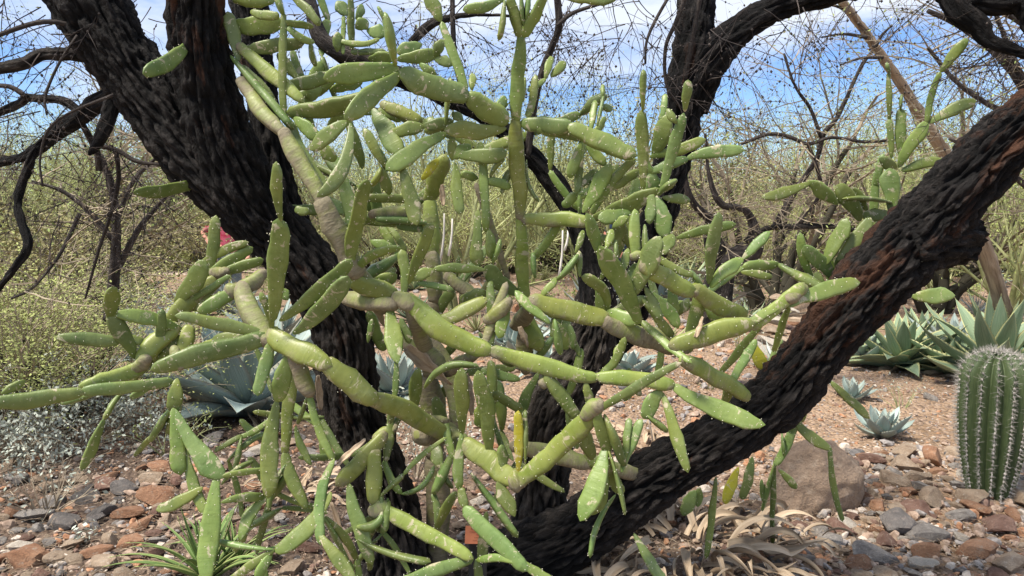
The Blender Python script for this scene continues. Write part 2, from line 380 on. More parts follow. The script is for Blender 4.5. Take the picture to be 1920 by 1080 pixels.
# ---------------------------------------------------------------- tubes (trunks and limbs)
def catmull(P, n):
    P = np.asarray(P, dtype=float); Q = np.vstack([2*P[0]-P[1], P, 2*P[-1]-P[-2]]); out = []
    for i in range(1, len(Q)-2):
        for k in range(n):
            t = k/n; a, b, c, d = Q[i-1], Q[i], Q[i+1], Q[i+2]
            out.append(0.5*((2*b)+(-a+c)*t+(2*a-5*b+4*c-d)*t*t+(-a+3*b-3*c+d)*t**3))
    out.append(Q[-2]); return np.array(out)
def tube(P, R, step, na, amp, seed=0.0, brown=(0, 0), grey=(0, 0)):
    """P: control points, R: radii. bark tube with ridged relief. returns V,F,attr"""
    P = np.asarray(P, float); A = np.hstack([P, np.asarray(R, float)[:, None]])
    A = catmull(A, 12)
    L = np.concatenate([[0], np.cumsum(np.linalg.norm(np.diff(A[:, :3], axis=0), axis=1))])
    n = max(4, int(L[-1]/step)); s = np.linspace(0, L[-1], n)
    A = np.stack([np.interp(s, L, A[:, i]) for i in range(4)], 1)
    T = np.gradient(A[:, :3], axis=0); T /= np.linalg.norm(T, axis=1, keepdims=True)
    a = nrm(np.cross(T[0], [0.3, 0.9, 0.2])); V = []; BK = []; HH = []
    mn = mnoise.noise
    for i in range(n):
        t = T[i]; a = nrm(a-t*np.dot(a, t)); b = np.cross(t, a); r = A[i, 3]
        for j in range(na):
            th = 2*pi*j/na; ct, s_ = cos(th), sin(th)
            X, Y, Z = ct*r, s_*r, s[i]
            h = 0; HV = 0.5
            if amp:
                wz = 0.5*mn((X*9, Y*9, Z*9+seed)); n1 = mn((X*24+seed+wz, Y*24+wz, Z*3.8)); n2 = mn((X*52+seed, Y*52+wz, Z*9)); n3 = mn((X*6, Y*6+seed, Z*2.5)); n4 = mn((X*17, Y*17+seed, Z*5))
                f1 = max(0.0, 1-abs(n1)*5.5); f2 = max(0.0, 1-abs(n2)*5)
                k_ = 0.35-1.2*f1-0.8*f2+0.4*n4+1.5*mn((X*80, Y*80, Z*15+seed))+0.5*mn((X*60, Y*60+seed, Z*60)); h = amp*k_ + r*0.15*n3; HV = 0.5+0.3*k_
            rr = r+h
            V.append(A[i, :3] + a*(ct*rr)+b*(s_*rr)); BK.append((X+seed, Y, Z)); HH.append((HV, brown[0]+(brown[1]-brown[0])*i/(n-1), grey[0]+(grey[1]-grey[0])*i/(n-1)))
    V = np.array(V); i = (np.arange(n-1)[:, None]*na); j = np.arange(na)[None, :]; j2 = (j+1) % na
    Fq = np.stack([i+j, i+j2, i+na+j2, i+na+j], 2).reshape(-1, 4)
    return V, Fq, np.array(BK), np.array(HH)
def tube_mesh(name, P, R, mat, step=0.02, na=40, amp=0.006, seed=0.0, capend=None, brown=(0, 0), grey=(0, 0)):
    V, Fq, BK, HH = tube(P, R, step, na, amp, seed, brown, grey)
    Fl = [tuple(f) for f in Fq]; n = len(V)//na
    Fl.append(tuple(range(na-1, -1, -1)))
    mats = [mat]; fm = [0]*len(Fl)
    if capend:                                # splintered broken end
        c = V[-na:].mean(0); t = nrm(c - V[-2*na:-na].mean(0)); base = (n-1)*na; k = len(V); rr = np.random.RandomState(int(seed*10)+3)
        ring = c + (V[-na:]-c)*0.55 + t*rr.uniform(-0.02, 0.035, (na, 1)); V = np.vstack([V, ring, c-t*0.01]); BK = np.vstack([BK, BK[-na:]*0.7, BK[-1:]]); HH = np.vstack([HH, HH[-na:], HH[-1:]])
        for j in range(na):
            j2 = (j+1) % na; Fl.append((base+j, base+j2, k+j2, k+j)); Fl.append((k+j, k+j2, k+na)); fm += [1, 1]
        mats = [mat, WOOD]
    else:
        Fl.append(tuple((n-1)*na+j for j in range(na)))
    fm += [0]*(len(Fl)-len(fm))
    return mesh(name, V, Fl, mat, True, mats, fm, {'bk': BK, 'hh': HH})
def px_tube(name, pts, mat, parent, seed=0, **k):
    """pts: (px,py,width px,depth)"""
    P = [at(x, y, d) for x, y, w, d in pts]; R = [w/2*d/F for x, y, w, d in pts]
    return put(name, tube_mesh(name, P, R, mat, seed=seed, **k), parent)

# ---------------------------------------------------------------- pads
def pad_mesh(name, B, Cc, T, w, th, prof, mat, rs, cork=(0, 0), roll=0.0, blotch=0.0, areo=True, edgew=False):
    """B base, Cc bezier control, T tip (3D); w,th full widths across view / along view"""
    L = np.linalg.norm(T-B); NU = int(min(26, max(12, L/0.022))); NA = 16
    u = np.concatenate([np.linspace(0, 0.82, NU-7, endpoint=False), 1-(1-0.82)*np.cos(np.linspace(0, pi/2, 8))[:7]**1.0, ]) if False else 1-np.cos(np.linspace(0.0, pi, NU))*0.5-0.5
    u = 0.55*u+0.45*np.linspace(0, 1, NU)
    P = ((1-u)**2)[:, None]*B + (2*u*(1-u))[:, None]*Cc + (u**2)[:, None]*T
    Tn = (2*(1-u))[:, None]*(Cc-B) + (2*u)[:, None]*(T-Cc); Tn /= np.linalg.norm(Tn, axis=1, keepdims=True)
    view = nrm((B+T)/2 - np.array([0, 0, CAMZ]))
    Sd = np.cross(Tn, view); Sd /= np.linalg.norm(Sd, axis=1, keepdims=True); Nn = np.cross(Sd, Tn)
    cr, sr = cos(roll), sin(roll)
    Sd, Nn = Sd*cr+Nn*sr, Nn*cr-Sd*sr
    tipL = min(0.5, (0.95 if prof != 'stem' else 0.6)*w/L); basL = min(0.4, 0.5*w/L)
    if prof == 'pad':
        f = 0.34+0.66*np.clip(np.sin(np.clip(u/0.66, 0, 1)*pi/2), 0, 1)**1.0
    elif prof == 'wedge':
        f = 0.34+0.66*np.clip(u/0.8, 0, 1)**1.1
    else:
        f = 0.60+0.40*np.sin(np.clip(u*0.90+0.03, 0, 1)*pi)**0.8
    f = f*np.sqrt(np.clip(1-(np.clip(u-(1-tipL), 0, 1)/tipL)**2.2, 0.0, 1))
    f = f*np.sqrt(np.clip(1-(np.clip(basL*0.5-u, 0, 1)/(basL*0.5))**2*0.75, 0.02, 1))
    f = f*(1-rs.uniform(0.05, 0.45 if prof == 'pad' else (0.12 if prof == 'wedge' else 0.2))*np.clip((u-0.55)/0.45, 0, 1)**1.4); f = np.maximum(f, 0.03)
    a = np.arange(NA)*2*pi/NA
    # super-ellipse cross-section
    e, e2 = (0.62, 0.62) if prof != 'stem' else (0.78, 0.72); cx = np.sign(np.cos(a))*np.abs(np.cos(a))**e; sy = np.sign(np.sin(a))*np.abs(np.sin(a))**e2
    ph = rs.uniform(0, 6, 4); q = 2*pi*L/0.045
    lump = 1+0.035*np.sin(q*u+ph[0])[:, None]*(np.abs(cx)**2)[None] + 0.09*np.sin(2.3*pi*u+ph[1])[:, None]*cx[None]+0.05*np.sin(5.1*pi*u+ph[3])[:, None]*np.sign(cx[None])*np.abs(cx[None]) + 0.02*np.sin(9*u+ph[2])[:, None]
    hw = w/2*f[:, None]*lump; ht = th/2*(0.55+0.45*f)[:, None]*np.minimum(1, f*1.6)[:, None]
    bend = 0.10*th*np.sin(pi*u*1.1+ph[3])[:, None]
    X = hw*cx[None]; Y = ht*sy[None] + bend*0
    V = P[:, None, :] + Sd[:, None, :]*X[:, :, None] + Nn[:, None, :]*Y[:, :, None]
    ck = np.zeros((NU, NA)) + cork[0]*np.exp(-(u/0.10)**2)[:, None] + cork[1]*np.exp(-((1-u)/0.10)**2)[:, None] + blotch
    ck += 0.10*(sy[None] < -0.3)*(blotch > 0)
    under = -V[:, :, 2]+P[:, None, 2]; ck += (0.32 if blotch > 0.05 else 0.0)*np.clip(under/(w/2+1e-6), -0.4, 1)
    pc = np.stack([np.broadcast_to(a*w*0.32, (NU, NA)) if prof == 'stem' else X, np.broadcast_to(u[:, None]*L, (NU, NA))+0*X, ck], 2)
    so = rs.uniform(0, 50)
    for a_ in range(NU):
        for b_ in range(NA):
            v_ = V[a_, b_]; q_ = P[a_]; k_ = 1+0.22*mnoise.noise((v_[0]*13+so, v_[1]*13, v_[2]*13))+0.07*mnoise.noise((v_[0]*42, v_[1]*42+so, v_[2]*42))
            V[a_, b_] = q_+(v_-q_)*k_
    V = V.reshape(-1, 3); pc = pc.reshape(-1, 3)
    i = np.arange(NU-1)[:, None]*NA; j = np.arange(NA)[None, :]; j2 = (j+1) % NA
    Fq = np.stack([i+j, i+NA+j, i+NA+j2, i+j2], 2).reshape(-1, 4)
    # end caps as quads fans via centre
    V = np.vstack([V, P[0], P[-1]+Tn[-1]*w*0.01]); pc = np.vstack([pc, [[0, 0, cork[0]]], [[0, L, cork[1]]]])
    nb = NU*NA; capT = np.stack([np.full(NA, nb+1), (NU-1)*NA+j2[0], (NU-1)*NA+j[0]][::-1], 1); capB = np.stack([np.full(NA, nb), j2[0], j[0]], 1)
    CV = np.vstack([V[:NA], V[nb:nb+1]-Tn[0]*w*0.06]); CF = np.stack([np.full(NA, NA), j2[0], j[0]], 1)
    AV = np.zeros((0, 3)); AF = np.zeros((0, 3), int)
    if areo:
        pts = []; rows = max(2, int(L/0.034))
        for k in range(rows):
            uu = (k+0.6)/rows
            iu = uu*(1); idx = np.argmin(np.abs(u-uu)); r = idx
            cols = max(2, int(w*f[r]/0.034)) if prof != 'stem' else max(2, int(w*f[r]/0.032))
            for sgn in (1, -1):
                for cc in range(cols):
                    xx = ((cc+0.5*(k % 2)+0.25)/cols*2-1)
                    if abs(xx) > 0.93: continue
                    xx += rs.uniform(-0.05, 0.05); yy = sqrt(max(0, 1-abs(xx)**2.2))
                    pts.append(P[r] + (Tn[r]*rs.uniform(-0.004, 0.004)) + Sd[r]*hw[r].max()*xx + Nn[r]*float(ht[r, 0])*yy*sgn)
            for sgn in (1, -1): pts.append(P[r]+Sd[r]*hw[r].max()*sgn)
        D = rs.normal(size=(len(pts), 3))*0.0002
        AV, AF = octas(np.array(pts)+D, 0.0016, rs)
    parts = [(V, Fq), (AV, AF)]
    me = mesh_mixed(name, [(V, Fq), (CV, CF)]+([(AV, AF)] if len(AV) else []), [mat, mat, AREO], True)
    at_ = me.attributes.new('pc', 'FLOAT_VECTOR', 'POINT'); full = np.zeros((len(me.vertices), 3), np.float32); full[:len(pc)] = pc; full[len(pc):len(pc)+len(CV), 2] = cork[0]
    at_.data.foreach_set('vector', full.ravel())
    return me
# ---------------------------------------------------------------- prickly pears: kind x0 y0 x1 y1 width depth0 depth1 bend
# kinds: p pad, q blue-green pad, v wedge pad, e pad seen edge-on, s plump green joint, o old joint with cork, w corky stem, y yellowed pad
MAIN = """
w 822 1055 818 840 48 2.95 2.9 0
w 818 850 806 700 50 2.9 2.85 0
w 806 705 817 560 40 2.85 2.8 4
w 817 565 812 470 32 2.8 2.8 0
o 812 478 805 368 33 2.8 2.8 0
o 803 375 834 293 36 2.8 2.75 0
w 846 818 800 640 40 2.75 2.8 -30
w 985 590 985 700 34 2.7 2.75 0
o 985 592 975 402 27 2.62 2.55 0
o 976 408 966 222 32 2.55 2.5 0
s 966 226 977 60 27 2.5 2.45 0
s 983 66 1024 -12 23 2.45 2.4 0
s 974 66 955 -12 22 2.47 2.45 0
e 982 50 976 -12 9 2.44 2.44 0
e 986 40 992 -12 12 2.48 2.48 0
s 946 226 874 176 42 2.5 2.46 2
s 872 178 747 132 46 2.46 2.42 6
p 745 130 607 147 44 2.42 2.36 -4
p 747 140 646 222 42 2.42 2.3 0
e 742 124 721 22 18 2.42 2.38 0
e 735 62 708 12 9 2.4 2.38 0
s 873 168 828 40 20 2.46 2.5 0
p 826 38 798 -14 30 2.5 2.5 0
s 545 212 700 176 33 2.6 2.56 -6
p 647 228 582 281 33 2.3 2.3 0
q 656 233 594 369 28 2.32 2.2 22
p 700 206 752 292 40 2.62 2.55 0
q 722 312 682 241 22 2.5 2.5 0
p 834 251 724 318 35 2.5 2.42 -3
p 733 250 795 237 28 2.56 2.56 0
p 793 237 842 231 26 2.56 2.56 0
o 717 195 790 227 27 2.66 2.64 0
s 713 205 752 227 19 2.66 2.66 0
p 618 242 648 196 28 2.8 2.8 0
e 560 292 600 336 11 2.8 2.8 0
p 608 283 642 326 27 2.75 2.7 0
e 834 236 845 145 11 2.45 2.45 0
y 792 336 822 298 19 2.7 2.7 0
p 755 314 782 422 30 2.62 2.55 0
p 853 308 862 402 26 2.6 2.55 0
p 848 295 882 272 26 2.6 2.6 0
q 712 280 727 322 15 2.65 2.65 0
e 713 314 697 346 14 2.66 2.66 4
p 716 318 730 365 25 2.68 2.68 0
p 684 372 690 338 27 2.75 2.75 0
p 640 322 668 432 31 2.62 2.55 0
s 680 370 765 373 20 2.85 2.85 0
w 695 402 782 396 25 2.8 2.8 0
q 612 372 652 402 28 2.75 2.72 0
s 556 393 582 398 18 2.7 2.7 0
p 789 84 744 99 27 2.9 2.9 0
p 746 112 820 101 27 2.86 2.86 0
p 815 108 830 74 22 2.86 2.86 0
p 815 110 850 121 22 2.86 2.86 0
p 787 120 818 142 19 2.86 2.86 0
s 660 98 724 96 13 2.9 2.9 0
p 692 110 738 108 25 2.84 2.84 0
s 640 76 712 72 13 2.9 2.9 -9
p 632 96 633 60 18 2.9 2.9 0
q 668 52 690 40 27 2.95 2.95 0
q 690 58 726 62 27 2.92 2.92 0
s 657 -8 660 96 14 3.0 3.0 0
s 643 100 644 28 9 3.0 3.0 0
p 670 38 679 8 17 3.0 3.0 0
p 650 28 632 2 25 2.95 2.95 0
p 583 188 592 148 32 2.95 2.95 0
s 536 164 628 141 28 2.7 2.7 0
s 532 225 532 22 16 2.68 2.66 2
e 532 28 516 -12 15 2.66 2.66 0
s 543 -12 600 48 17 2.6 2.55 3
s 536 42 588 50 15 2.75 2.75 0
p 427 46 532 42 38 2.72 2.68 -5
q 448 112 427 22 28 2.66 2.7 0
s 440 -2 515 2 26 2.7 2.7 0
s 520 28 470 20 18 2.8 2.8 5
q 455 96 570 82 30 2.8 2.76 3
s 540 52 590 80 14 2.82 2.8 -4
e 584 76 591 124 11 2.85 2.85 -3
o 448 86 568 190 27 2.5 2.46 0
e 434 106 552 243 17 2.48 2.42 0
p 456 124 518 195 19 2.56 2.56 0
w 452 150 534 252 29 2.62 2.5 -6
w 530 245 608 385 34 2.52 2.46 2
w 604 375 672 520 47 2.46 2.5 0
w 668 505 735 610 40 2.52 2.7 0
v 548 232 612 370 40 2.46 2.42 -8
p 553 222 602 262 28 2.6 2.56 0
p 600 268 628 302 28 2.6 2.6 0
s 556 182 640 130 26 3.0 3.0 -8
s 600 120 560 210 24 3.0 3.0 0
p 560 150 520 100 22 3.05 3.05 0
p 620 170 680 150 26 3.05 3.05 0
p 655 522 690 337 31 2.32 2.2 7
s 658 524 748 552 40 2.38 2.42 -4
w 648 560 745 572 36 2.6 2.5 0
w 742 556 782 575 36 2.44 2.42 0
o 765 560 922 658 46 2.42 2.34 -14
s 668 510 752 466 19 2.6 2.5 14
p 697 451 737 461 23 2.55 2.55 -4
p 755 556 752 468 21 2.4 2.45 -6
p 768 530 812 418 26 2.48 2.42 3
p 690 540 744 515 28 2.6 2.6 0
q 768 524 814 506 24 2.6 2.6 0
s 785 530 850 543 14 2.65 2.65 0
p 733 580 746 680 38 2.36 2.28 -3
p 752 598 768 644 21 2.5 2.5 0
w 770 575 800 660 34 2.6 2.72 0
w 800 655 838 700 30 2.8 2.75 0
w 740 640 790 655 26 2.8 2.8 0
q 690 642 698 598 13 2.7 2.7 0
o 925 656 1122 708 36 2.34 2.3 -6
o 1122 706 1264 722 34 2.3 2.28 3
w 905 655 950 530 20 2.55 2.6 0
w 895 660 838 700 26 2.5 2.7 0
s 905 695 975 712 20 2.6 2.6 0
s 868 560 910 545 30 2.6 2.58 -4
w 838 516 895 560 26 2.75 2.7 0
o 820 600 910 560 32 2.7 2.65 -6
w 910 600 955 560 28 2.7 2.66 -5
p 948 548 935 634 26 2.42 2.36 4
s 920 530 920 604 18 2.46 2.44 0
q 921 592 920 650 22 2.42 2.4 0
q 974 550 912 498 35 2.42 2.36 8
p 1030 605 966 545 21 2.36 2.4 3
p 907 506 812 505 19 2.44 2.44 -3
v 896 396 893 497 30 2.5 2.5 0
s 900 270 910 436 19 2.6 2.56 4
p 917 432 924 487 22 2.5 2.5 0
e 924 492 938 448 11 2.48 2.48 -2
e 857 520 860 480 9 2.7 2.7 0
w 893 345 954 525 15 2.75 2.8 0
s 912 340 958 352 18 2.65 2.65 3
s 868 326 896 335 19 2.7 2.7 0
p 940 362 956 316 15 2.6 2.6 0
e 920 331 946 297 11 2.62 2.6 4
e 988 300 1011 379 9 2.6 2.6 -10
q 855 288 950 284 29 2.56 2.5 -7
p 848 300 847 256 20 2.6 2.6 0
s 800 245 850 226 24 2.68 2.66 0
p 852 262 800 222 18 2.7 2.7 0
p 946 241 834 243 34 2.46 2.44 4
p 868 228 848 210 18 2.6 2.6 0
s 982 230 1074 234 31 2.5 2.44 -4
s 1072 238 1194 292 37 2.44 2.4 -3
s 1010 244 1092 262 20 2.6 2.6 3
q 1055 -10 1158 -4 44 2.4 2.35 5
q 945 -2 868 18 22 2.6 2.6 4
e 946 2 935 76 13 2.55 2.52 2
p 885 168 886 138 14 2.7 2.7 0
p 930 205 948 182 20 2.75 2.75 0
p 952 195 920 210 16 2.75 2.75 0
s 990 218 1004 140 16 2.7 2.7 -3
s 992 170 1024 148 13 2.8 2.8 0
p 1022 148 1034 106 16 2.8 2.8 0
p 1034 143 1060 116 18 2.78 2.78 0
e 980 190 984 150 9 2.8 2.8 0
p 1090 266 1068 334 21 2.6 2.58 0
p 1100 272 1136 310 20 2.6 2.58 0
s 1082 360 1092 262 17 2.55 2.6 0
p 1108 242 1116 188 14 2.7 2.7 0
e 1120 236 1131 182 8 2.7 2.7 0
e 1130 184 1130 164 10 2.7 2.7 0
q 1128 200 1147 204 14 2.75 2.75 0
o 982 411 1108 416 31 2.45 2.4 2
p 1110 410 1238 354 33 2.38 2.3 -3
p 1094 396 1146 308 33 2.44 2.4 0
s 1112 398 1192 298 18 2.46 2.42 8
p 1090 372 1122 340 18 2.6 2.6 0
p 1088 350 1120 318 22 2.65 2.65 0
p 1120 338 1160 310 24 2.62 2.62 0
p 1084 364 1116 353 14 2.6 2.6 0
p 1140 356 1200 320 20 2.6 2.6 0
s 1190 398 1190 330 22 2.55 2.6 0
s 1166 400 1212 374 15 2.36 2.34 -3
e 1234 366 1268 338 14 2.4 2.36 3
v 1182 398 1122 410 32 2.34 2.32 0
q 1150 426 1178 406 19 2.4 2.38 0
p 1123 480 1099 400 25 2.3 2.26 -3
p 1198 604 1124 462 44 2.34 2.24 -4
p 1137 466 1148 430 17 2.4 2.4 0
e 1155 490 1155 453 10 2.4 2.4 0
p 1165 515 1178 466 19 2.45 2.45 0
p 1178 532 1192 494 19 2.5 2.5 0
p 1138 584 1090 519 24 2.44 2.4 -17
p 1190 550 1238 444 44 2.36 2.28 2
s 1190 482 1190 392 22 2.5 2.5 0
w 1182 482 1212 476 18 2.5 2.46 0
s 1150 470 1128 440 18 2.6 2.6 0
o 998 562 1142 598 44 2.42 2.42 -4
s 1140 590 1200 604 30 2.4 2.34 2
w 1130 600 1264 655 38 2.42 2.46 -3
w 968 608 1005 570 34 2.6 2.46 0
s 1018 552 1044 522 15 2.5 2.5 0
e 1044 524 1084 476 15 2.5 2.48 -4
s 1058 385 1082 362 21 2.6 2.6 0
s 1000 484 1058 396 19 2.62 2.6 -4
e 1003 520 998 474 12 2.6 2.6 0
p 1087 518 1085 470 13 2.6 2.6 0
p 1080 474 1094 432 14 2.6 2.6 0
p 1210 540 1240 600 22 2.55 2.5 0
p 1205 560 1262 632 20 2.5 2.5 0
p 1212 545 1272 615 26 2.6 2.55 6
s 1205 604 1297 680 18 2.34 2.2 -3
o 1208 494 1302 548 40 2.5 2.46 -5
o 1303 542 1398 592 36 2.46 2.5 -5
s 1232 480 1302 516 17 2.56 2.5 -6
e 1298 512 1312 534 13 2.5 2.5 0
w 1298 548 1310 536 24 2.46 2.46 0
o 1262 648 1412 606 44 2.46 2.4 3
w 1200 625 1290 655 40 2.47 2.46 0
s 1288 658 1322 534 28 2.34 2.26 2
p 1329 530 1348 398 25 2.44 2.36 2
p 1334 538 1394 486 28 2.42 2.4 7
p 1393 485 1443 434 21 2.4 2.38 0
p 1391 510 1448 519 19 2.42 2.4 0
p 1270 446 1380 420 21 2.66 2.6 2
p 1243 370 1294 376 21 2.6 2.6 0
p 1228 366 1252 448 35 2.55 2.5 0
p 1240 475 1262 440 30 2.58 2.58 0
p 1256 535 1268 592 22 2.66 2.66 0
p 1272 590 1292 560 19 2.66 2.66 0
p 1322 560 1352 608 28 2.66 2.66 0
s 1222 365 1218 420 22 2.6 2.55 0
p 1207 358 1203 206 25 2.45 2.4 0
e 1205 208 1206 130 13 2.4 2.38 0
p 1240 355 1282 212 25 2.42 2.36 0
p 1284 208 1290 150 18 2.36 2.34 0
p 1226 295 1254 214 32 2.55 2.5 0
s 1240 230 1248 176 13 2.6 2.6 0
p 1268 231 1250 204 16 2.45 2.45 0
p 1220 294 1323 261 23 2.5 2.46 -3
q 1288 298 1396 282 26 2.5 2.44 6
s 1222 320 1290 297 20 2.52 2.5 0
p 1240 360 1268 337 15 2.45 2.45 0
p 1222 322 1226 372 34 2.55 2.55 0
p 1210 300 1218 345 26 2.6 2.6 0
w 788 815 852 812 44 2.5 2.7 0
o 872 830 974 906 46 2.42 2.32 -3
w 838 815 880 845 42 2.6 2.42 0
o 970 902 1122 760 42 2.32 2.14 -8
w 1095 780 1128 756 34 2.14 2.1 0
s 1124 768 1278 680 19 2.14 2.05 3
w 958 905 984 895 40 2.32 2.32 0
s 1026 705 1084 785 30 2.66 2.6 0
s 1076 775 1112 862 32 2.6 2.6 0
w 1015 720 1038 705 26 2.66 2.66 0
w 962 835 1112 870 36 2.75 2.68 0
w 1105 868 1205 888 30 2.68 2.8 -3
s 1098 860 1140 872 30 2.64 2.62 0
s 928 738 980 766 21 2.5 2.5 -3
e 925 770 950 852 11 2.5 2.5 -6
y 973 890 972 770 21 2.4 2.38 0
e 985 870 985 768 11 2.46 2.46 0
q 945 882 940 834 20 2.36 2.36 0
p 934 905 965 968 33 2.4 2.36 0
e 884 888 971 1008 16 2.45 2.4 0
s 875 955 992 1070 35 2.3 2.2 -3
p 812 1006 856 922 20 2.55 2.5 3
q 912 962 903 1054 24 2.5 2.5 0
s 968 1055 893 1052 17 2.3 2.35 -8
p 980 1052 1040 1092 24 2.3 2.25 -4
s 883 1046 752 1088 26 2.3 2.2 3
p 893 1050 900 1092 20 2.3 2.3 0
p 866 812 866 690 31 2.4 2.34 0
p 918 848 896 695 37 2.46 2.4 -4
p 866 812 860 918 22 2.38 2.34 -3
s 864 918 873 954 20 2.34 2.32 0
e 797 727 898 688 17 2.45 2.38 22
p 775 776 784 690 27 2.55 2.5 0
p 838 836 816 744 30 2.62 2.6 0
w 797 786 842 790 14 2.5 2.5 2
s 838 793 852 862 17 2.46 2.42 -4
p 812 826 826 878 27 2.6 2.58 0
e 828 868 846 912 12 2.55 2.5 -4
p 906 755 896 800 28 2.56 2.56 0
s 920 680 925 760 22 2.56 2.54 0
p 1098 715 1108 765 19 2.4 2.4 0
p 1118 770 1140 852 29 2.4 2.38 0
e 1134 778 1168 868 18 2.38 2.36 0
q 1170 864 1180 784 17 2.42 2.42 0
p 1166 884 1204 786 20 2.36 2.36 3
p 1134 842 1088 976 42 2.36 2.24 6
p 1130 880 1108 965 36 2.42 2.36 6
e 1140 842 1172 966 11 2.3 2.24 3
s 1142 860 1168 926 27 2.42 2.4 -7
e 1154 928 1106 1046 12 2.3 2.2 -10
s 1128 700 1172 632 18 2.5 2.45 -8
p 1150 690 1166 640 20 2.56 2.56 0
p 1190 1002 1248 1092 23 2.3 2.2 -3
p 1262 722 1434 796 40 2.3 2.18 -10
p 1243 738 1290 886 24 2.26 2.18 0
p 1238 732 1206 784 38 2.36 2.34 0
e 1212 778 1250 808 13 2.4 2.4 0
p 1190 720 1170 752 20 2.4 2.4 0
s 1200 740 1178 690 14 2.45 2.45 0
o 1280 676 1402 746 36 2.5 2.7 4
s 1374 712 1418 636 18 2.7 2.66 0
s 1376 708 1358 758 21 2.7 2.72 0
y 1410 640 1434 702 28 2.9 2.9 0
e 1438 692 1466 636 14 2.9 2.9 0
s 1390 616 1476 568 20 2.4 2.42 3
o 1408 612 1506 532 28 2.5 2.5 -4
w 1474 562 1510 538 28 2.44 2.46 0
p 1478 574 1612 530 34 2.44 2.52 8
s 1478 576 1450 660 14 2.5 2.56 0
s 1426 610 1350 700 16 2.6 2.66 0
e 1040 600 1050 660 17 2.6 2.6 0
p 1040 602 1064 655 27 2.62 2.62 0
p 1068 610 1074 655 20 2.66 2.66 0
o 988 602 1012 655 38 2.6 2.6 0
p 1030 592 1094 570 26 2.7 2.7 0
"""
EXTRA = """
p 1150 478 1162 408 30 2.62 2.6 0
p 1186 470 1150 400 26 2.66 2.62 0
p 1168 450 1180 395 28 2.7 2.7 0
"""
MAIN += EXTRA.lstrip()
LEFT = """
w 505 640 452 530 40 2.3 2.42 8
w 440 545 498 508 30 2.46 2.5 -4
o 510 624 618 684 48 2.28 2.2 -5
o 612 680 706 752 49 2.2 2.26 -4
o 696 746 842 818 42 2.26 2.5 4
p 510 600 522 410 40 2.26 2.16 -5
p 527 414 518 303 21 2.16 2.12 3
p 511 622 488 548 17 2.2 2.18 -4
p 526 600 660 486 30 2.42 2.36 -5
p 552 624 652 518 37 2.26 2.16 -8
s 500 630 328 592 25 2.24 2.16 -4
s 500 634 283 694 42 2.22 2.1 -3
p 482 640 398 636 34 2.4 2.4 0
p 515 630 483 742 27 2.18 2.14 -3
p 542 660 520 754 36 2.42 2.4 0
p 518 754 503 934 37 2.4 2.3 -4
o 553 702 534 852 24 2.5 2.46 -4
s 535 850 576 954 25 2.46 2.4 -6
w 548 668 584 742 34 2.44 2.42 0
s 580 742 625 864 17 2.42 2.36 -5
q 626 862 602 1022 24 2.36 2.24 -14
p 618 925 514 1034 36 2.36 2.26 14
s 512 1032 424 1092 17 2.26 2.2 0
p 508 1036 478 1092 23 2.26 2.2 0
e 512 1030 414 1015 13 2.26 2.28 3
v 328 770 420 895 44 2.26 2.2 -10
p 408 896 388 1095 42 2.2 2.08 -5
p 348 836 392 968 24 2.16 2.12 -10
p 332 712 324 772 32 2.3 2.28 0
p 325 768 338 890 32 2.28 2.22 0
p 378 915 293 956 27 2.24 2.2 5
s 418 893 500 881 14 2.3 2.34 2
e 416 908 476 866 11 2.34 2.4 7
s 404 845 454 816 12 2.4 2.44 0
s 452 818 506 785 13 2.44 2.5 -5
e 426 866 500 812 12 2.44 2.5 6
e 453 818 440 884 12 2.44 2.4 0
p 416 942 496 932 19 2.28 2.34 4
p 500 932 452 1012 25 2.34 2.24 -9
e 540 866 504 958 12 2.5 2.45 -9
p 555 800 584 872 15 2.56 2.52 -5
e 578 740 560 790 10 2.56 2.56 0
o 720 814 632 908 36 2.45 2.36 4
w 742 800 700 824 22 2.5 2.48 0
o 706 846 703 945 34 2.48 2.4 -4
o 702 942 884 1046 32 2.4 2.28 -2
w 696 960 728 948 30 2.4 2.4 0
p 654 908 698 1058 33 2.34 2.26 -4
e 718 950 666 986 18 2.36 2.32 20
e 666 1008 808 1054 15 2.3 2.24 -8
p 600 1000 668 1090 29 2.34 2.24 -3
s 742 680 737 758 13 2.42 2.4 3
s 731 788 722 868 17 2.4 2.38 3
s 722 866 754 926 17 2.38 2.36 -6
e 754 926 814 872 14 2.36 2.4 -14
s 736 752 731 795 15 2.4 2.4 0
p 393 516 405 404 24 2.5 2.5 0
p 380 490 466 454 20 2.44 2.46 3
s 386 520 474 464 24 2.42 2.46 2
s 410 518 494 487 22 2.38 2.42 3
w 400 512 426 508 22 2.4 2.38 0
p 413 521 361 583 19 2.36 2.34 2
s 438 548 370 584 28 2.4 2.34 2
w 425 545 450 545 30 2.42 2.42 0
o 416 518 303 614 35 2.42 2.34 -4
o 328 612 262 682 42 2.3 2.22 -4
p 330 568 384 488 36 2.5 2.46 -4
p 252 670 202 582 33 2.24 2.2 -3
p 208 596 211 538 34 2.2 2.18 0
p 342 620 210 588 29 2.22 2.12 -7
s 222 639 104 633 27 2.3 2.22 0
p 272 640 220 636 26 2.32 2.3 0
o 358 615 344 672 30 2.28 2.26 -4
p 336 630 296 684 21 2.3 2.3 0
o 270 680 150 724 36 2.22 2.12 8
w 255 690 280 670 28 2.22 2.22 0
s 320 716 149 735 25 2.2 2.1 0
s 152 736 -35 757 32 2.1 2.0 3
p 4 738 47 713 18 2.3 2.3 0
p 302 710 244 746 16 2.26 2.24 0
w 340 690 325 650 22 2.3 2.3 0
p 356 648 352 690 26 2.3 2.3 0
p 356 76 268 138 30 2.62 2.40 9
p 384 338 250 361 28 2.78 2.50 6
p 523 540 540 562 25 2.6 2.6 0
s 415 640 370 660 26 2.4 2.4 0
"""
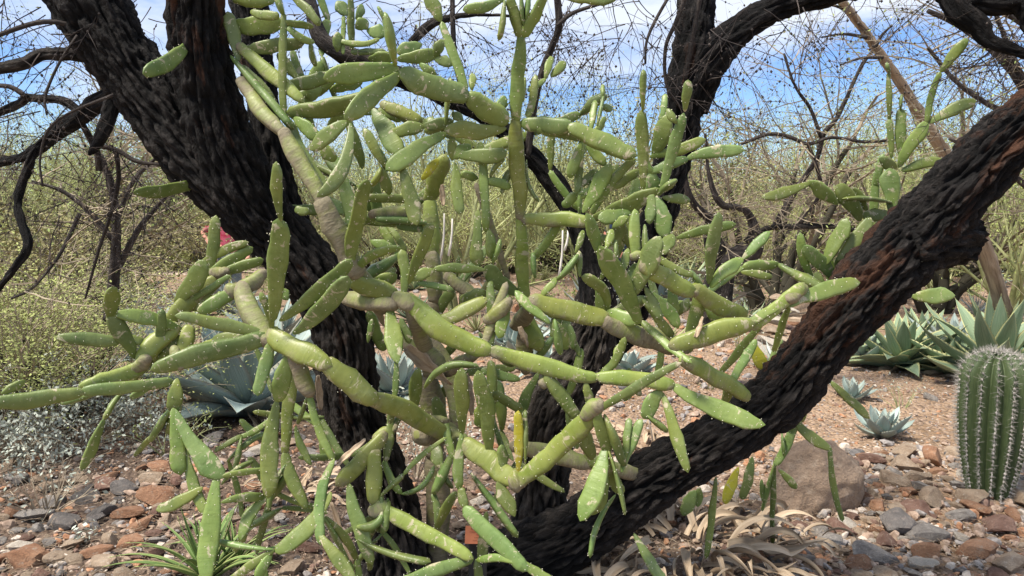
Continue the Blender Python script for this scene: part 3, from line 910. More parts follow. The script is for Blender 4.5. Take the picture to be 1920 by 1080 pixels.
RIGHT = """
s 1633 600 1643 320 18 3.0 2.95 3
s 1641 350 1656 288 15 2.95 2.92 0
p 1672 296 1668 222 14 2.9 2.9 0
s 1668 224 1666 134 11 2.9 2.9 0
e 1667 136 1662 117 8 2.9 2.9 0
p 1690 304 1688 203 19 2.98 2.98 0
e 1688 206 1690 180 7 2.98 2.98 0
p 1686 312 1740 228 27 2.9 2.86 3
s 1738 228 1763 134 13 2.86 2.84 4
p 1764 134 1813 72 20 2.84 2.8 0
p 1743 230 1830 189 24 2.86 2.8 3
p 1692 320 1776 303 22 2.9 2.86 5
q 1680 316 1649 297 24 2.86 2.84 0
v 1672 400 1668 316 42 2.88 2.9 0
e 1671 380 1577 373 10 2.8 2.74 -4
p 1670 398 1618 402 30 2.82 2.8 4
p 1686 388 1613 431 21 2.8 2.76 18
p 1612 412 1568 348 35 2.84 2.8 -5
p 1626 394 1596 350 21 2.9 2.88 0
p 1568 382 1515 341 28 2.86 2.84 -3
p 1517 343 1429 370 22 2.84 2.78 4
p 1690 398 1722 383 22 2.95 2.95 0
p 1642 430 1664 458 24 2.95 2.95 0
p 1524 524 1500 436 20 2.78 2.74 6
p 1574 534 1506 462 28 2.78 2.72 -3
p 1548 494 1588 410 31 2.84 2.8 0
q 1572 486 1632 408 32 2.9 2.86 -4
p 1579 536 1572 480 18 2.8 2.78 0
p 1532 610 1533 510 36 2.86 2.84 0
p 1594 528 1608 510 24 2.84 2.84 0
p 1582 514 1630 496 20 2.9 2.9 0
p 1600 520 1640 500 20 2.95 2.95 0
p 1712 556 1790 554 34 2.9 2.85 0
s 1640 610 1560 560 24 3.0 2.86 6
s 1562 560 1528 640 24 2.86 2.9 0
o 1528 640 1500 790 26 2.9 3.0 0
p 1558 716 1630 785 20 3.0 2.95 0
s 1560 560 1555 470 18 2.9 2.86 0
"""
TRAIL = """
s 1480 800 1500 780 24 3.0 3.0 0
p 1492 788 1560 842 26 3.0 2.95 -7
s 1556 842 1580 978 13 2.95 3.0 -5
s 1492 794 1452 874 19 3.0 3.0 3
s 1452 872 1447 992 11 3.0 3.1 0
e 1452 868 1430 955 10 3.0 3.1 0
p 1461 880 1494 916 16 3.0 3.0 0
e 1466 812 1470 854 8 2.98 2.98 0
p 1428 900 1431 940 11 3.1 3.1 0
e 1450 978 1448 1012 10 3.1 3.15 0
p 1410 858 1390 936 21 3.0 3.0 3
y 1384 878 1360 945 22 3.0 3.0 -2
p 1342 896 1323 1048 16 2.85 2.85 2
p 1302 922 1280 966 30 3.0 3.0 0
q 1312 915 1308 950 20 3.05 3.05 0
"""
DRYPADS = """
684 824 632 872 14 2.3
762 650 846 722 34 2.6
876 700 884 778 16 2.46
620 942 662 1058 16 2.4
597 704 600 768 12 2.55
975 612 990 652 12 2.55
1304 632 1318 594 9 2.25
828 346 832 386 9 2.7
720 590 740 640 10 2.5
"""
SPEC = {'p': (PAD, 'pad', 0.24, 1.0), 'q': (PADB, 'pad', 0.24, 1.0), 'v': (PADB, 'wedge', 0.22, 1.0), 'e': (PADB, 'pad', 2.2, 1.0),
        's': (PAD, 'stem', 0.48, 1.0), 'o': (PADO, 'stem', 0.52, 0.97), 'w': (PADO, 'stem', 0.85, 1.0), 'y': (PADY, 'pad', 0.3, 1.0)}
def build_plant(root, data, seed):
    rs = np.random.RandomState(seed); placed = []
    items = []
    for ln in data.strip().splitlines():
        if not ln.strip(): continue
        k, *v = ln.split(); items.append((k, [float(a) for a in v]))
    for k, (x0, y0, x1, y1, w, d0, d1, bend) in items:
        best = None
        for (Q, dq) in placed:
            e = np.hypot(Q[:, 0]-x0, Q[:, 1]-y0); i = e.argmin()
            if e[i] < 20 and abs(dq[i]-d0) < 0.3 and (best is None or e[i] < best[0]): best = (e[i], dq[i])
        if best: d1 += (best[1]-d0)*0.8; d0 = best[1]
        mat, prof, tr, wf = SPEC[k]
        B = at(x0, y0, d0); T = at(x1, y1, d1)
        l = sqrt((x1-x0)**2+(y1-y0)**2)+1e-6
        ex = (0.16 if k in 'wos' else 0.06)*w; ex2 = 0.12*w if k in 'wo' else 0.03*w; ux, uy = (x1-x0)/l, (y1-y0)/l
        x0, y0, x1, y1 = x0-ux*ex, y0-uy*ex, x1+ux*ex2, y1+uy*ex2; B = at(x0, y0, d0); T = at(x1, y1, d1)
        l = sqrt((x1-x0)**2+(y1-y0)**2)+1e-6; nx, ny = (y1-y0)/l, -(x1-x0)/l
        Cc = at((x0+x1)/2+nx*bend*2, (y0+y1)/2+ny*bend*2, (d0+d1)/2 - rs.uniform(-0.01, 0.02))
        dm = (d0+d1)/2; W = w*wf*0.97*dm/F; W = max(W, 0.01)
        th = W*tr if k != 'e' else min(W*2.6, 0.075)
        if k in 'pqvy': th = max(th, 0.016); roll = rs.uniform(-0.35, 0.35); W = W/cos(roll)*0.98
        else: roll = rs.uniform(-0.2, 0.2) if k == 'e' else rs.uniform(-0.35, 0.35)
        if k == 'e': roll *= 0.5
        ck = {'w': (0.55, 0.4), 'o': (0.42, 0.24), 's': (0.24, 0.0)}.get(k, (0.22, 0.0)); bl = {'w': 0.52, 'o': 0.13, 's': 0.0}.get(k, -0.05)
        if k == 's' and rs.rand() < 0.3: mat = PADB
        if k == 'p' and rs.rand() < 0.25: mat = PADB
        nm = 'stem' if k in 'wo' else 'pad'
        me = pad_mesh(nm, B, Cc, T, W, th, prof, mat, rs, ck, roll, bl, areo=(k != 'w'))
        o = put(nm, me, root)
        if k == 'y': o['label'] = 'yellowed pad'
        t = np.linspace(0, 1, 9); placed.append((np.stack([x0+(x1-x0)*t+nx*bend*4*t*(1-t), y0+(y1-y0)*t+ny*bend*4*t*(1-t)], 1), d0+(d1-d0)*t))

def tangle(anchors, n, seed, wr, lr, down, dz):
    """extra joints filling the tangle: short chains growing from existing stems"""
    R = random.Random(seed); out = []
    while len(out) < n:
        x, y, d = R.choice(anchors); a = R.uniform(-pi, 0) if R.random() > down else R.uniform(0.15*pi, 0.85*pi)
        x += R.uniform(-12, 12); y += R.uniform(-12, 12); d += R.uniform(*dz)
        for k in range(R.choice((1, 2, 2, 3))):
            L = R.uniform(*lr); w_ = R.uniform(*wr); x2, y2 = x+L*cos(a), y+L*sin(a)
            out.append('%s %d %d %d %d %d %.2f %.2f %d' % (R.choice('ppqse') if w_ > 17 else R.choice('sse'), x, y, x2, y2, w_, d, d+R.uniform(-0.08, 0.08), R.uniform(-6, 6)))
            x, y = x2, y2; a += R.uniform(-0.7, 0.7)
    return '\n'.join(out[:n])+'\n'
MAIN += tangle([(700, 560, 2.8), (810, 600, 2.85), (815, 700, 2.9), (905, 620, 2.7), (1000, 690, 2.75), (1140, 610, 2.65), (1240, 640, 2.65), (1300, 560, 2.65), (820, 420, 2.9), (760, 480, 2.85), (1090, 400, 2.8), (1200, 420, 2.75), (860, 850, 2.75), (960, 860, 2.8), (620, 420, 2.9), (730, 660, 2.7), (780, 760, 2.8), (1080, 660, 2.7), (1180, 700, 2.65), (640, 200, 3.1), (560, 100, 3.1), (900, 300, 2.8)], 66, 5, (14, 26), (60, 125), 0.45, (0.0, 0.25))
LEFT += tangle([(540, 720, 2.5), (600, 790, 2.5), (440, 860, 2.4), (500, 820, 2.5), (560, 870, 2.5), (660, 900, 2.45), (720, 940, 2.45), (610, 960, 2.4), (340, 760, 2.35), (290, 680, 2.35)], 44, 9, (11, 22), (50, 110), 0.75, (0.0, 0.2))
# ---------------------------------------------------------------- charred mesquite, left
def budded(name, starts, R, c, mat, parent, rs, leaf=None, lsize=0.02, bud=0.0045):
    segs, tips = [], []
    for p, d, L, r, lv in starts: grow(segs, tips, p, d, L, r, lv, R, c)
    V1 = prisms(segs); parts = [V1]; mats = [mat]
    if bud:
        P = np.array([s[1] for s in segs]); sel = rs.rand(len(P)) < c.get('bud', 0.2); parts.append(octas(P[sel], bud, rs)); mats.append(TWIG)
    if leaf is not None and tips: 
        T_ = np.array(tips); T_ = np.repeat(T_, c.get('lpt', 3), 0) + rs.normal(size=(len(T_)*c.get('lpt', 3), 3))*c.get('lspread', 0.04)
        parts.append(diamonds(T_, lsize, rs, c.get('lasp', 0.4))); mats.append(leaf)
    o = put(name, mesh_mixed(name, parts, mats, False), parent); o['kind'] = 'stuff'
    return o, len(segs)
R_ = random.Random(11); RS = np.random.RandomState(5)
tl = thing('charred_mesquite_tree', 'charred black mesquite trunk leaning left behind the pale corky cactus stem', 'tree', at(735, 1085, 2.9)*np.array([1, 1, 0]))
def rel(o, root):
    o.matrix_parent_inverse = root.matrix_world.inverted() if False else o.matrix_parent_inverse
def ptube(root, name, pts, mat, seed, **k):
    o = px_tube(name, pts, mat, None, seed, **k); o.parent = root; o.location = -root.location; return o
D = lambda L, d0, d1: [(x, y, w, d0+(d1-d0)*i/(len(L)-1)) for i, (x, y, w) in enumerate(L)]
ptube(tl, 'trunk', D([(128, -60, 130), (158, -10, 128), (228, 100, 116), (302, 200, 120), (380, 300, 122), (462, 385, 120), (540, 465, 114), (598, 545, 106), (640, 630, 102), (656, 740, 104), (694, 850, 112), (724, 950, 124), (740, 1060, 148), (744, 1130, 190)], 2.75, 2.92), BARK, 1.0, grey=(0.0, 0.45), step=0.009, na=140, amp=0.0123)
ptube(tl, 'limb', D([(365, -50, 96), (368, 0, 94), (376, 100, 98), (396, 200, 106), (430, 300, 116), (478, 385, 108), (530, 455, 80)], 2.62, 2.80), BARK, 2.3, brown=(1.3, -0.3), step=0.010, na=120, amp=0.0109)
ptube(tl, 'limb', D([(462, -40, 66), (474, 60, 58), (490, 160, 54), (512, 290, 52), (545, 400, 48), (585, 480, 50)], 3.05, 3.0), BARK, 3.7, step=0.016, na=56, amp=0.0101)
ptube(tl, 'limb', D([(190, 112, 30), (143, 102, 26), (83, 103, 24), (43, 120, 25), (-40, 134, 18)], 2.8, 2.7), BARKG, 4.1, step=0.014, na=36, amp=0.004)
ptube(tl, 'limb', D([(240, 165, 44), (215, 180, 36), (180, 196, 34), (140, 225, 31), (105, 250, 27), (75, 275, 23), (35, 297, 19), (-40, 312, 16)], 2.82, 2.9), BARK, 5.2, step=0.014, na=36, amp=0.004)
ptube(tl, 'limb', D([(150, 212, 18), (120, 190, 16), (55, 183, 15), (35, 195, 16), (-30, 222, 13)], 2.86, 2.9), BARKG, 6.2, step=0.014, na=28, amp=0.003)
ptube(tl, 'limb', D([(213, 185, 24), (205, 215, 25), (195, 245, 22), (178, 276, 17), (168, 292, 8)], 2.78, 2.72), BARK, 7.4, step=0.012, na=32, amp=0.004)
ptube(tl, 'limb', D([(78, 272, 17), (62, 292, 15), (42, 345, 15), (33, 380, 13), (42, 420, 15), (52, 462, 18), (20, 510, 13), (-20, 560, 12)], 2.88, 2.75), BARK, 8.1, step=0.012, na=28, amp=0.0035)
ptube(tl, 'limb', D([(150, 60, 10), (120, 44, 9), (67, 43, 9), (-20, 72, 8)], 2.7, 2.6), BARKL, 9.1, step=0.02, na=14, amp=0.0)
ptube(tl, 'limb', D([(50, 182, 10), (20, 163, 9), (-20, 160, 8)], 2.86, 2.86), BARKL, 9.6, step=0.02, na=14, amp=0.0)
ptube(tl, 'limb', D([(150, 225, 10), (168, 258, 12), (182, 285, 12), (186, 320, 12)], 2.95, 3.0), BARKL, 10.6, step=0.02, na=14, amp=0.001)
ptube(tl, 'limb', D([(182, 272, 10), (220, 282, 9), (258, 303, 8), (315, 310, 5)], 3.0, 3.0), BARKL, 11.6, step=0.02, na=12, amp=0.0)
ptube(tl, 'limb', D([(218, 285, 9), (222, 340, 8), (205, 410, 7), (185, 470, 6), (160, 560, 4)], 3.0, 3.1), BARKL, 12.6, step=0.02, na=12, amp=0.0)
ptube(tl, 'limb', D([(212, 178, 6), (130, 212, 5), (90, 245, 5), (75, 300, 4), (80, 350, 4)], 2.6, 2.6), BARKL, 13.6, step=0.02, na=10, amp=0.0)
ptube(tl, 'limb', D([(145, 66, 5), (110, 120, 5), (85, 180, 5), (88, 215, 4)], 2.65, 2.6), BARKL, 13.9, step=0.02, na=10, amp=0.0)
ptube(tl, 'limb', D([(575, -30, 22), (584, 20, 24), (600, 70, 30), (640, 98, 34), (700, 122, 34)], 3.05, 3.05), BARKL, 14.2, step=0.016, na=32, amp=0.002)
# ---------------------------------------------------------------- charred mesquite, right (two stems and the leaning limb)
tr = thing('charred_mesquite_tree', 'charred black mesquite with forked stems and a thick limb leaning up to the right', 'tree', at(1000, 1085, 3.1)*np.array([1, 1, 0]))
ptube(tr, 'trunk', D([(985, 1120, 150), (1000, 1040, 118), (1015, 960, 102), (1020, 880, 98), (1030, 800, 104), (1062, 730, 112), (1098, 660, 100), (1115, 600, 78), (1118, 545, 62)], 3.1, 3.15), BARKG, 21.0, grey=(0.8, 0.0), step=0.010, na=120, amp=0.0116)
ptube(tr, 'limb', D([(1090, 700, 90), (1140, 655, 66), (1190, 575, 56), (1222, 450, 60), (1254, 330, 62), (1276, 230, 66), (1294, 120, 70), (1306, 0, 64), (1310, -50, 60)], 3.2, 3.3), BARK, 22.0, step=0.013, na=64, amp=0.0109)
ptube(tr, 'limb', D([(1292, 205, 60), (1308, 160, 64), (1332, 112, 62), (1385, 55, 52), (1470, 8, 46), (1570, -20, 48), (1640, -40, 50)], 3.28, 3.1), BARK, 23.0, step=0.013, na=56, amp=0.0094)
ptube(tr, 'limb', D([(1124, 620, 72), (1118, 545, 62), (1096, 455, 46), (1070, 395, 42), (1040, 345, 38), (985, 282, 36), (905, 216, 34), (805, 168, 32), (700, 126, 34), (650, 106, 32), (600, 72, 22)], 3.15, 3.1), BARK, 24.0, step=0.013, na=48, amp=0.0045)
ptube(tr, 'limb', D([(900, 1105, 140), (970, 1055, 126), (1080, 1000, 114), (1200, 910, 106), (1330, 835, 103), (1450, 750, 104), (1530, 655, 102), (1620, 545, 116), (1720, 440, 126), (1800, 352, 114), (1880, 272, 100), (1990, 185, 106)], 2.98, 2.5), BARK, 25.0, brown=(-0.5, 1.2), grey=(0.2, 0.0), step=0.009, na=140, amp=0.0138)
ptube(tr, 'limb', D([(1690, 470, 110), (1735, 452, 112), (1780, 448, 104), (1812, 452, 92)], 2.62, 2.66), BARK, 26.0, step=0.011, na=60, amp=0.0116, capend=True)
ptube(tr, 'limb', D([(1990, 175, 110), (1980, 60, 84), (1930, -5, 70), (1860, -5, 62), (1800, -12, 52), (1740, -30, 40)], 2.5, 2.7), BARK, 27.0, step=0.013, na=48, amp=0.006)
ptube(tr, 'limb', D([(1780, -20, 40), (1800, 22, 42), (1832, 48, 38), (1848, 72, 27), (1875, 88, 21), (1940, 106, 17)], 2.66, 2.6), BARK, 28.0, step=0.012, na=40, amp=0.0045)
ptube(tr, 'limb', D([(1043, -20, 11), (1048, 45, 13), (1036, 85, 12), (1020, 125, 13), (1005, 180, 13), (996, 235, 13), (990, 290, 15)], 2.9, 3.1), BARKL, 29.0, step=0.018, na=18, amp=0.001)
ptube(tr, 'limb', D([(1046, 48, 9), (1065, 30, 8), (1090, 18, 7), (1150, 0, 6)], 2.9, 2.9), BARKL, 30.0, step=0.02, na=12, amp=0.0)
ptube(tr, 'limb', D([(770, 80, 15), (800, 52, 16), (825, 38, 14), (880, 28, 8), (960, 30, 5)], 3.3, 3.2), BARKG, 31.0, step=0.016, na=20, amp=0.002)
ptube(tr, 'limb', D([(848, -20, 9), (850, 70, 10), (856, 130, 10), (872, 190, 9)], 3.1, 3.1), BARKL, 32.0, step=0.02, na=14, amp=0.001)
ptube(tr, 'limb', D([(1316, -20, 9), (1302, 50, 9), (1292, 110, 8), (1285, 150, 8)], 3.1, 3.2), BARKL, 33.0, step=0.02, na=12, amp=0.0)
ptube(tr, 'limb', D([(1290, -20, 10), (1268, 40, 8), (1248, 90, 7), (1250, 160, 6), (1278, 205, 5)], 3.1, 3.2), BARKL, 34.0, step=0.02, na=12, amp=0.0)
ptube(tr, 'limb', D([(1262, -20, 6), (1228, 40, 6), (1212, 80, 5), (1210, 120, 4)], 3.1, 3.1), BARKL, 35.0, step=0.02, na=10, amp=0.0)
# hanging budded twigs
CFG_T = dict(step=0.035, wig=0.17, droop=[0.06, 0.05, 0.03], kids=[0, 0.42, 0.5], ang=(0.5, 1.3), ratio=0.55, rmin=0.0013, bud=0.26, first=1)
def rd(R, dz=(-1, 0.2)):
    a = R.uniform(0, 2*pi); return (cos(a)*0.8, sin(a)*0.5, R.uniform(*dz))
st = []
def tw(x, y, d, n, L, r, lv, dz=(-1, 0.2), sx=30, sy=20):
    for _ in range(n):
        p = at(x+R_.uniform(-sx, sx), y+R_.uniform(-sy, sy), d+R_.uniform(-0.15, 0.3)); v = rd(R_, dz)
        st.append((tuple(p), v, L*R_.uniform(0.6, 1.2), r, lv))
for x, y in ((20, 100), (100, 110), (60, 50), (30, 10), (110, 10), (180, 20), (60, 190), (120, 200), (20, 210), (100, 270), (30, 300)): tw(x, y, 2.75, 4, 0.36, 0.0026, 2, sx=40)
for x, y in ((210, 300), (260, 305), (180, 330), (215, 380), (160, 430), (120, 400), (240, 350), (300, 330), (60, 330)): tw(x, y, 3.1, 4, 0.42, 0.003, 2, sx=30, sy=30)
for x, y in ((270, 30), (310, 110), (285, -10)): tw(x, y, 3.2, 4, 0.35, 0.0026, 2)
o, n1 = budded('twigs', st, R_, CFG_T, TWIG, None, RS); o.parent = tl; o.location = -tl.location
st = []
for x, y in ((450, -20), (560, 10), (620, 20), (690, -10), (760, 60), (820, 20), (640, 120), (770, 160), (860, 60)): tw(x, y, 3.2, 4, 0.4, 0.0026, 2, sx=40)
for x, y in ((900, -20), (1000, 10), (1050, 60), (1100, 10), (1150, -20), (1200, 0), (1230, 60), (1255, 130), (1180, 60), (1100, 90), (1290, 170)): tw(x, y, 3.15, 5, 0.45, 0.0026, 2, sx=40)
for x, y in ((1360, 60), (1430, 20), (1520, 0), (1480, 40)): tw(x, y, 3.1, 3, 0.5, 0.0026, 2, (-1, -0.3))
for x, y in ((1640, -20), (1750, -10), (1830, 60), (1880, 90), (1920, 60), (1900, 120), (1850, 90), (1920, 10)): tw(x, y, 2.8, 5, 0.34, 0.0026, 2, sx=30)
for x, y in ((800, 180), (900, 230), (1000, 300)): tw(x, y, 3.2, 3, 0.3, 0.002, 1)
o, n2 = budded('twigs', st, R_, CFG_T, TWIG, None, RS); o.parent = tr; o.location = -tr.location

# ---------------------------------------------------------------- background bare mesquite with low dark limbs
def limb_tree(name, label, base, limbs, cfg, twn, mat, leaf=None, L=0.7, dd=0.3, seed=1):
    t = thing(name, label, 'tree', base); R = random.Random(seed); rs = np.random.RandomState(seed); starts = []
    for i, (pts, d0, d1, mt) in enumerate(limbs):
        ptube(t, 'trunk' if i == 0 else 'limb', D(pts, d0, d1), mt, 40+seed+i, step=0.035, na=14, amp=0.002)
        for k in range(twn):
            j = R.randrange(len(pts)-1); f = R.random(); a, b = pts[j], pts[j+1]; d = d0+(d1-d0)*(j+f)/(len(pts)-1)
            p = at(a[0]+(b[0]-a[0])*f, a[1]+(b[1]-a[1])*f, d); az = R.uniform(0, 2*pi)
            starts.append((tuple(p), (cos(az), sin(az)*0.7, R.uniform(-0.4, 1.0)), L*R.uniform(0.5, 1.2), 0.006, 2))
    o, n = budded('twigs', starts, R, cfg, mat, None, rs, leaf, 0.035, bud=0); o.parent = t; o.location = -t.location
    return t
CFG_B = dict(step=0.07, wig=0.2, droop=[0.02, 0.02, 0.0], kids=[0, 0.6, 0.65], ang=(0.4, 1.2), ratio=0.58, rmin=0.0018, bud=0, first=1, leaflv=0, lpt=1, lspread=0.03, lasp=0.3)
limb_tree('bare_mesquite_tree', 'half bare grey mesquite with a dark gnarled stump above the stone ledge', gat(1345, 600), [
    ([(1345, 620, 50), (1345, 560, 56), (1350, 500, 50), (1335, 440, 30), (1335, 400, 18)], 6.2, 6.2, BARKG),
    ([(1350, 500, 52), (1400, 475, 50), (1415, 440, 26), (1398, 395, 14), (1352, 382, 13), (1330, 330, 8), (1322, 250, 5)], 6.2, 6.0, BARKL),
    ([(1400, 455, 18), (1440, 428, 11), (1500, 425, 13), (1556, 424, 10), (1600, 432, 8)], 6.1, 6.3, BARKG),
    ([(1340, 420, 18), (1300, 380, 13), (1284, 330, 12), (1292, 260, 8)], 6.2, 6.0, BARKL),
    ([(1450, 430, 14), (1490, 360, 11), (1530, 300, 10), (1545, 250, 9), (1570, 220, 8), (1612, 130, 7), (1640, 90, 5)], 6.3, 6.0, BARKL),
    ([(1390, 270, 6), (1440, 252, 7), (1478, 256, 7), (1515, 270, 7), (1560, 258, 6), (1620, 266, 6), (1680, 262, 4)], 6.0, 6.0, BARKL),
    ([(1515, 270, 6), (1530, 310, 6), (1538, 360, 7), (1500, 420, 8)], 6.0, 6.2, BARKL),
    ([(1540, 260, 7), (1520, 205, 6), (1490, 160, 5), (1470, 100, 4)], 6.1, 6.0, BARKL)], CFG_B, 13, TWIGT, LEAFB, seed=3)
limb_tree('bare_mesquite_tree', 'fine twigged mesquite arching over the tan stalk at upper right', gat(1960, 640), [
    ([(2000, 640, 60), (1990, 400, 46), (1960, 250, 30), (1900, 130, 20), (1820, 60, 14), (1740, 20, 8)], 5.2, 4.8, BARKL),
    ([(1960, 250, 20), (1880, 210, 12), (1800, 160, 8), (1740, 90, 5)], 5.0, 4.8, BARKL),
    ([(1990, 400, 20), (1900, 330, 10), (1840, 290, 8), (1780, 260, 5)], 5.1, 4.9, BARKL),
    ([(1970, 300, 18), (1930, 180, 12), (1880, 60, 8), (1850, -20, 6)], 5.0, 4.8, BARKL),
    ([(1940, 60, 10), (1860, 10, 8), (1760, -20, 6)], 4.9, 4.8, BARKL)], CFG_B, 16, TWIGT, LEAFG, L=0.75, seed=5)
limb_tree('bare_mesquite_tree', 'small bare twiggy tree with drooping grey limbs above the creosote at left', gat(210, 560), [
    ([(208, 600, 26), (214, 520, 20), (218, 430, 16), (210, 350, 13), (188, 290, 10)], 4.6, 4.4, BARKL),
    ([(214, 520, 12), (260, 430, 10), (320, 360, 7), (345, 330, 5)], 4.6, 4.4, BARKL),
    ([(212, 450, 12), (170, 400, 9), (120, 360, 7), (60, 340, 5)], 4.6, 4.5, BARKL),
    ([(216, 420, 10), (250, 340, 8), (300, 290, 6), (330, 260, 4)], 4.6, 4.5, BARKL),
    ([(150, 400, 8), (110, 480, 6), (60, 540, 5), (20, 560, 4)], 4.4, 4.2, BARKL)], dict(CFG_B, droop=[0.06, 0.05, 0.02]), 10, TWIGT, LEAFG, L=0.6, seed=8)

# ---------------------------------------------------------------- green-stemmed desert trees behind
def crown_meshes(kind, seed):
    R = random.Random(seed); rs = np.random.RandomState(seed)
    if kind == 'palo':   c = dict(step=0.16, wig=0.13, droop=[0.0, -0.01, -0.03, -0.03], kids=[0, 0.55, 0.75, 0.8], ang=(0.3, 0.85), ratio=0.6, rmin=0.0026, first=1, leaflv=1); mt, lf, h, nst, r0 = TWIGG, LEAFY, 3.0, 6, 0.038; lpt, lsz, lsp = 6, 0.034, 0.07
    elif kind == 'mesq': c = dict(step=0.16, wig=0.22, droop=[0.03, 0.01, -0.02, -0.03], kids=[0, 0.5, 0.7, 0.8], ang=(0.4, 1.1), ratio=0.6, rmin=0.003, first=1, leaflv=1); mt, lf, h, nst, r0 = TWIGT, LEAFG, 2.8, 5, 0.07; lpt, lsz, lsp = 6, 0.036, 0.10
    elif kind == 'bush': c = dict(step=0.09, wig=0.15, droop=[0.0, 0.0, -0.02], kids=[0, 0.8, 0.9], ang=(0.2, 0.7), ratio=0.6, rmin=0.0022, first=1, leaflv=1); mt, lf, h, nst, r0 = TWIGT, LEAFY, 1.0, 26, 0.011; lpt, lsz, lsp = 8, 0.018, 0.04
    elif kind == 'brown': c = dict(step=0.1, wig=0.2, droop=[0.0, 0.0, -0.02], kids=[0, 0.8, 0.9], ang=(0.3, 0.9), ratio=0.6, rmin=0.0022, first=1, leaflv=1); mt, lf, h, nst, r0 = TWIGT, LEAFB, 1.0, 22, 0.014; lpt, lsz, lsp = 5, 0.034, 0.045
    segs, tips, st0 = [], [], []
    for k in range(nst):
        a = 2*pi*k/nst+R.uniform(-0.4, 0.4); sp = R.uniform(0.15, 0.7) if kind in ('palo', 'mesq') else R.uniform(0.1, 1.0)
        big = []; lv = 3 if kind in ('palo', 'mesq') else 2
        grow(segs, tips, (0.06*cos(a), 0.06*sin(a), -0.08), (sp*cos(a), sp*sin(a), 1.0), h*R.uniform(0.75, 1.05), r0, lv, R, c)
    thick = [s for s in segs if s[2] > r0*0.42]; thin = [s for s in segs if s[2] <= r0*0.42]
    T_ = np.repeat(np.array(tips), lpt, 0) + rs.normal(size=(len(tips)*lpt, 3))*lsp
    tm = mesh_mixed('trunk', [prisms(thick, 7)], [TWIGG if kind == 'palo' else BARKP], True)
    cm = mesh_mixed('crown', [prisms(thin, 3), diamonds(T_, lsz, rs, 0.4)], [mt, lf], False)
    return tm, cm, len(segs), len(T_)
KM = {k: [crown_meshes(k, s) for s in ss] for k, ss in (('palo', (1, 2, 3)), ('mesq', (4, 5, 6)), ('bush', (7, 8)), ('brown', (9, 10)))}
print('crown stats', {k: [(a[2], a[3]) for a in v] for k, v in KM.items()})
NAMES = {'palo': 'palo_verde_tree', 'mesq': 'mesquite_tree', 'bush': 'creosote_bush', 'brown': 'dry_shrub'}
BGN = [0]
def bg_plant(kind, px, d, top, label, cat, group=None, base=None, sq=1.0):
    x = (px-960)/F*d/1.0; z = gz(x, d); htop = at(px, top, d)[2]-z
    i = BGN[0]; BGN[0] += 1
    tm, cm, _, _ = KM[kind][i % len(KM[kind])]
    hz = max(v.co.z for v in tm.vertices); hc = max(cm['h'] if 'h' in cm else 0, 0) or max(v.co.z for v in cm.vertices); cm['h'] = hc
    s = htop/hc
    o = thing(NAMES[kind], label, cat, (x, d, z), i*2.399, group); o.scale = (s*sq, s*sq, s)
    put('trunk' if kind in ('palo', 'mesq') else 'stems', tm, o); put('crown', cm, o)
    return o
LMK = ((60, 'behind the limbs at the left edge'), (200, 'behind the drooping bare tree'), (330, 'under the left charred trunk'), (460, 'just left of the person in red'), (600, 'behind the left charred trunk'), (720, 'behind the star of upper pads'), (850, 'behind the corky trunk'), (960, 'behind the upright green stem'),
       (1080, 'behind the arching charred limb'), (1190, 'just left of the charred fork'), (1290, 'behind the charred fork'), (1400, 'just right of the charred fork'), (1500, 'above the stacked stone ledge'), (1600, 'left of the tall right prickly pear'), (1720, 'behind the tan stalk'), (1830, 'above the broken limb stub'), (3000, 'at the right edge'))
def lmk(px): return next(t_ for x_, t_ in LMK if px < x_)
GT = 'airy desert trees filling the background'
LT = ['feathery yellow green palo verde in the background tree belt', 'olive mesquite in the background tree belt']
rr = random.Random(3)
# individually placed, nearer
bg_plant('palo', 860, 11, -10, 'tall feathery palo verde against the sky behind the upright green cactus stem', 'tree')
bg_plant('palo', 1130, 11, -20, 'wispy palo verde against the sky between the upright cactus stem and the charred fork', 'tree')
bg_plant('palo', 990, 15, 70, 'yellow green palo verde behind the arching charred limb', 'tree')
bg_plant('mesq', 1440, 11, 20, 'thin branched mesquite against the blue sky right of the charred fork', 'tree')
bg_plant('palo', 1600, 14, 110, 'olive yellow palo verde behind the tall right-hand prickly pear', 'tree')
bg_plant('mesq', 1760, 11, 10, 'pale green mesquite behind the tan stalk', 'tree')
bg_plant('palo', 1900, 10, -30, 'bright green palo verde behind the leaning limb at the right edge', 'tree')
bg_plant('palo', 60, 11, 60, 'yellow green palo verde behind the bare limbs at the left edge', 'tree')
bg_plant('mesq', 190, 13, 20, 'grey green mesquite rising behind the left charred trunk', 'tree')
bg_plant('palo', 330, 20, 110, 'yellow green palo verde in the gap under the left charred trunk', 'tree')
bg_plant('palo', 700, 16, 120, 'yellow green palo verde glimpsed through the pads left of centre', 'tree')
for row, (d, top, n) in enumerate(((20, 125, 13), (27, 185, 18), (36, 225, 20), (50, 270, 26))):
    for k in range(n):
        px = -150 + 2220*(k+rr.uniform(0.1, 0.9))/n; kd = 'palo' if rr.random() < 0.55 else 'mesq'
        bg_plant(kd, px, d*rr.uniform(0.92, 1.1), top+rr.uniform(-60, 70), ('feathery yellow green palo verde' if kd == 'palo' else 'olive mesquite')+' in the %s row %s' % (('nearest', 'second', 'third', 'farthest')[row], lmk(px)), 'tree', ('palo verdes' if kd == 'palo' else 'mesquites')+' of the %s row %s' % (('nearest', 'second', 'third', 'farthest')[row], lmk(px)))
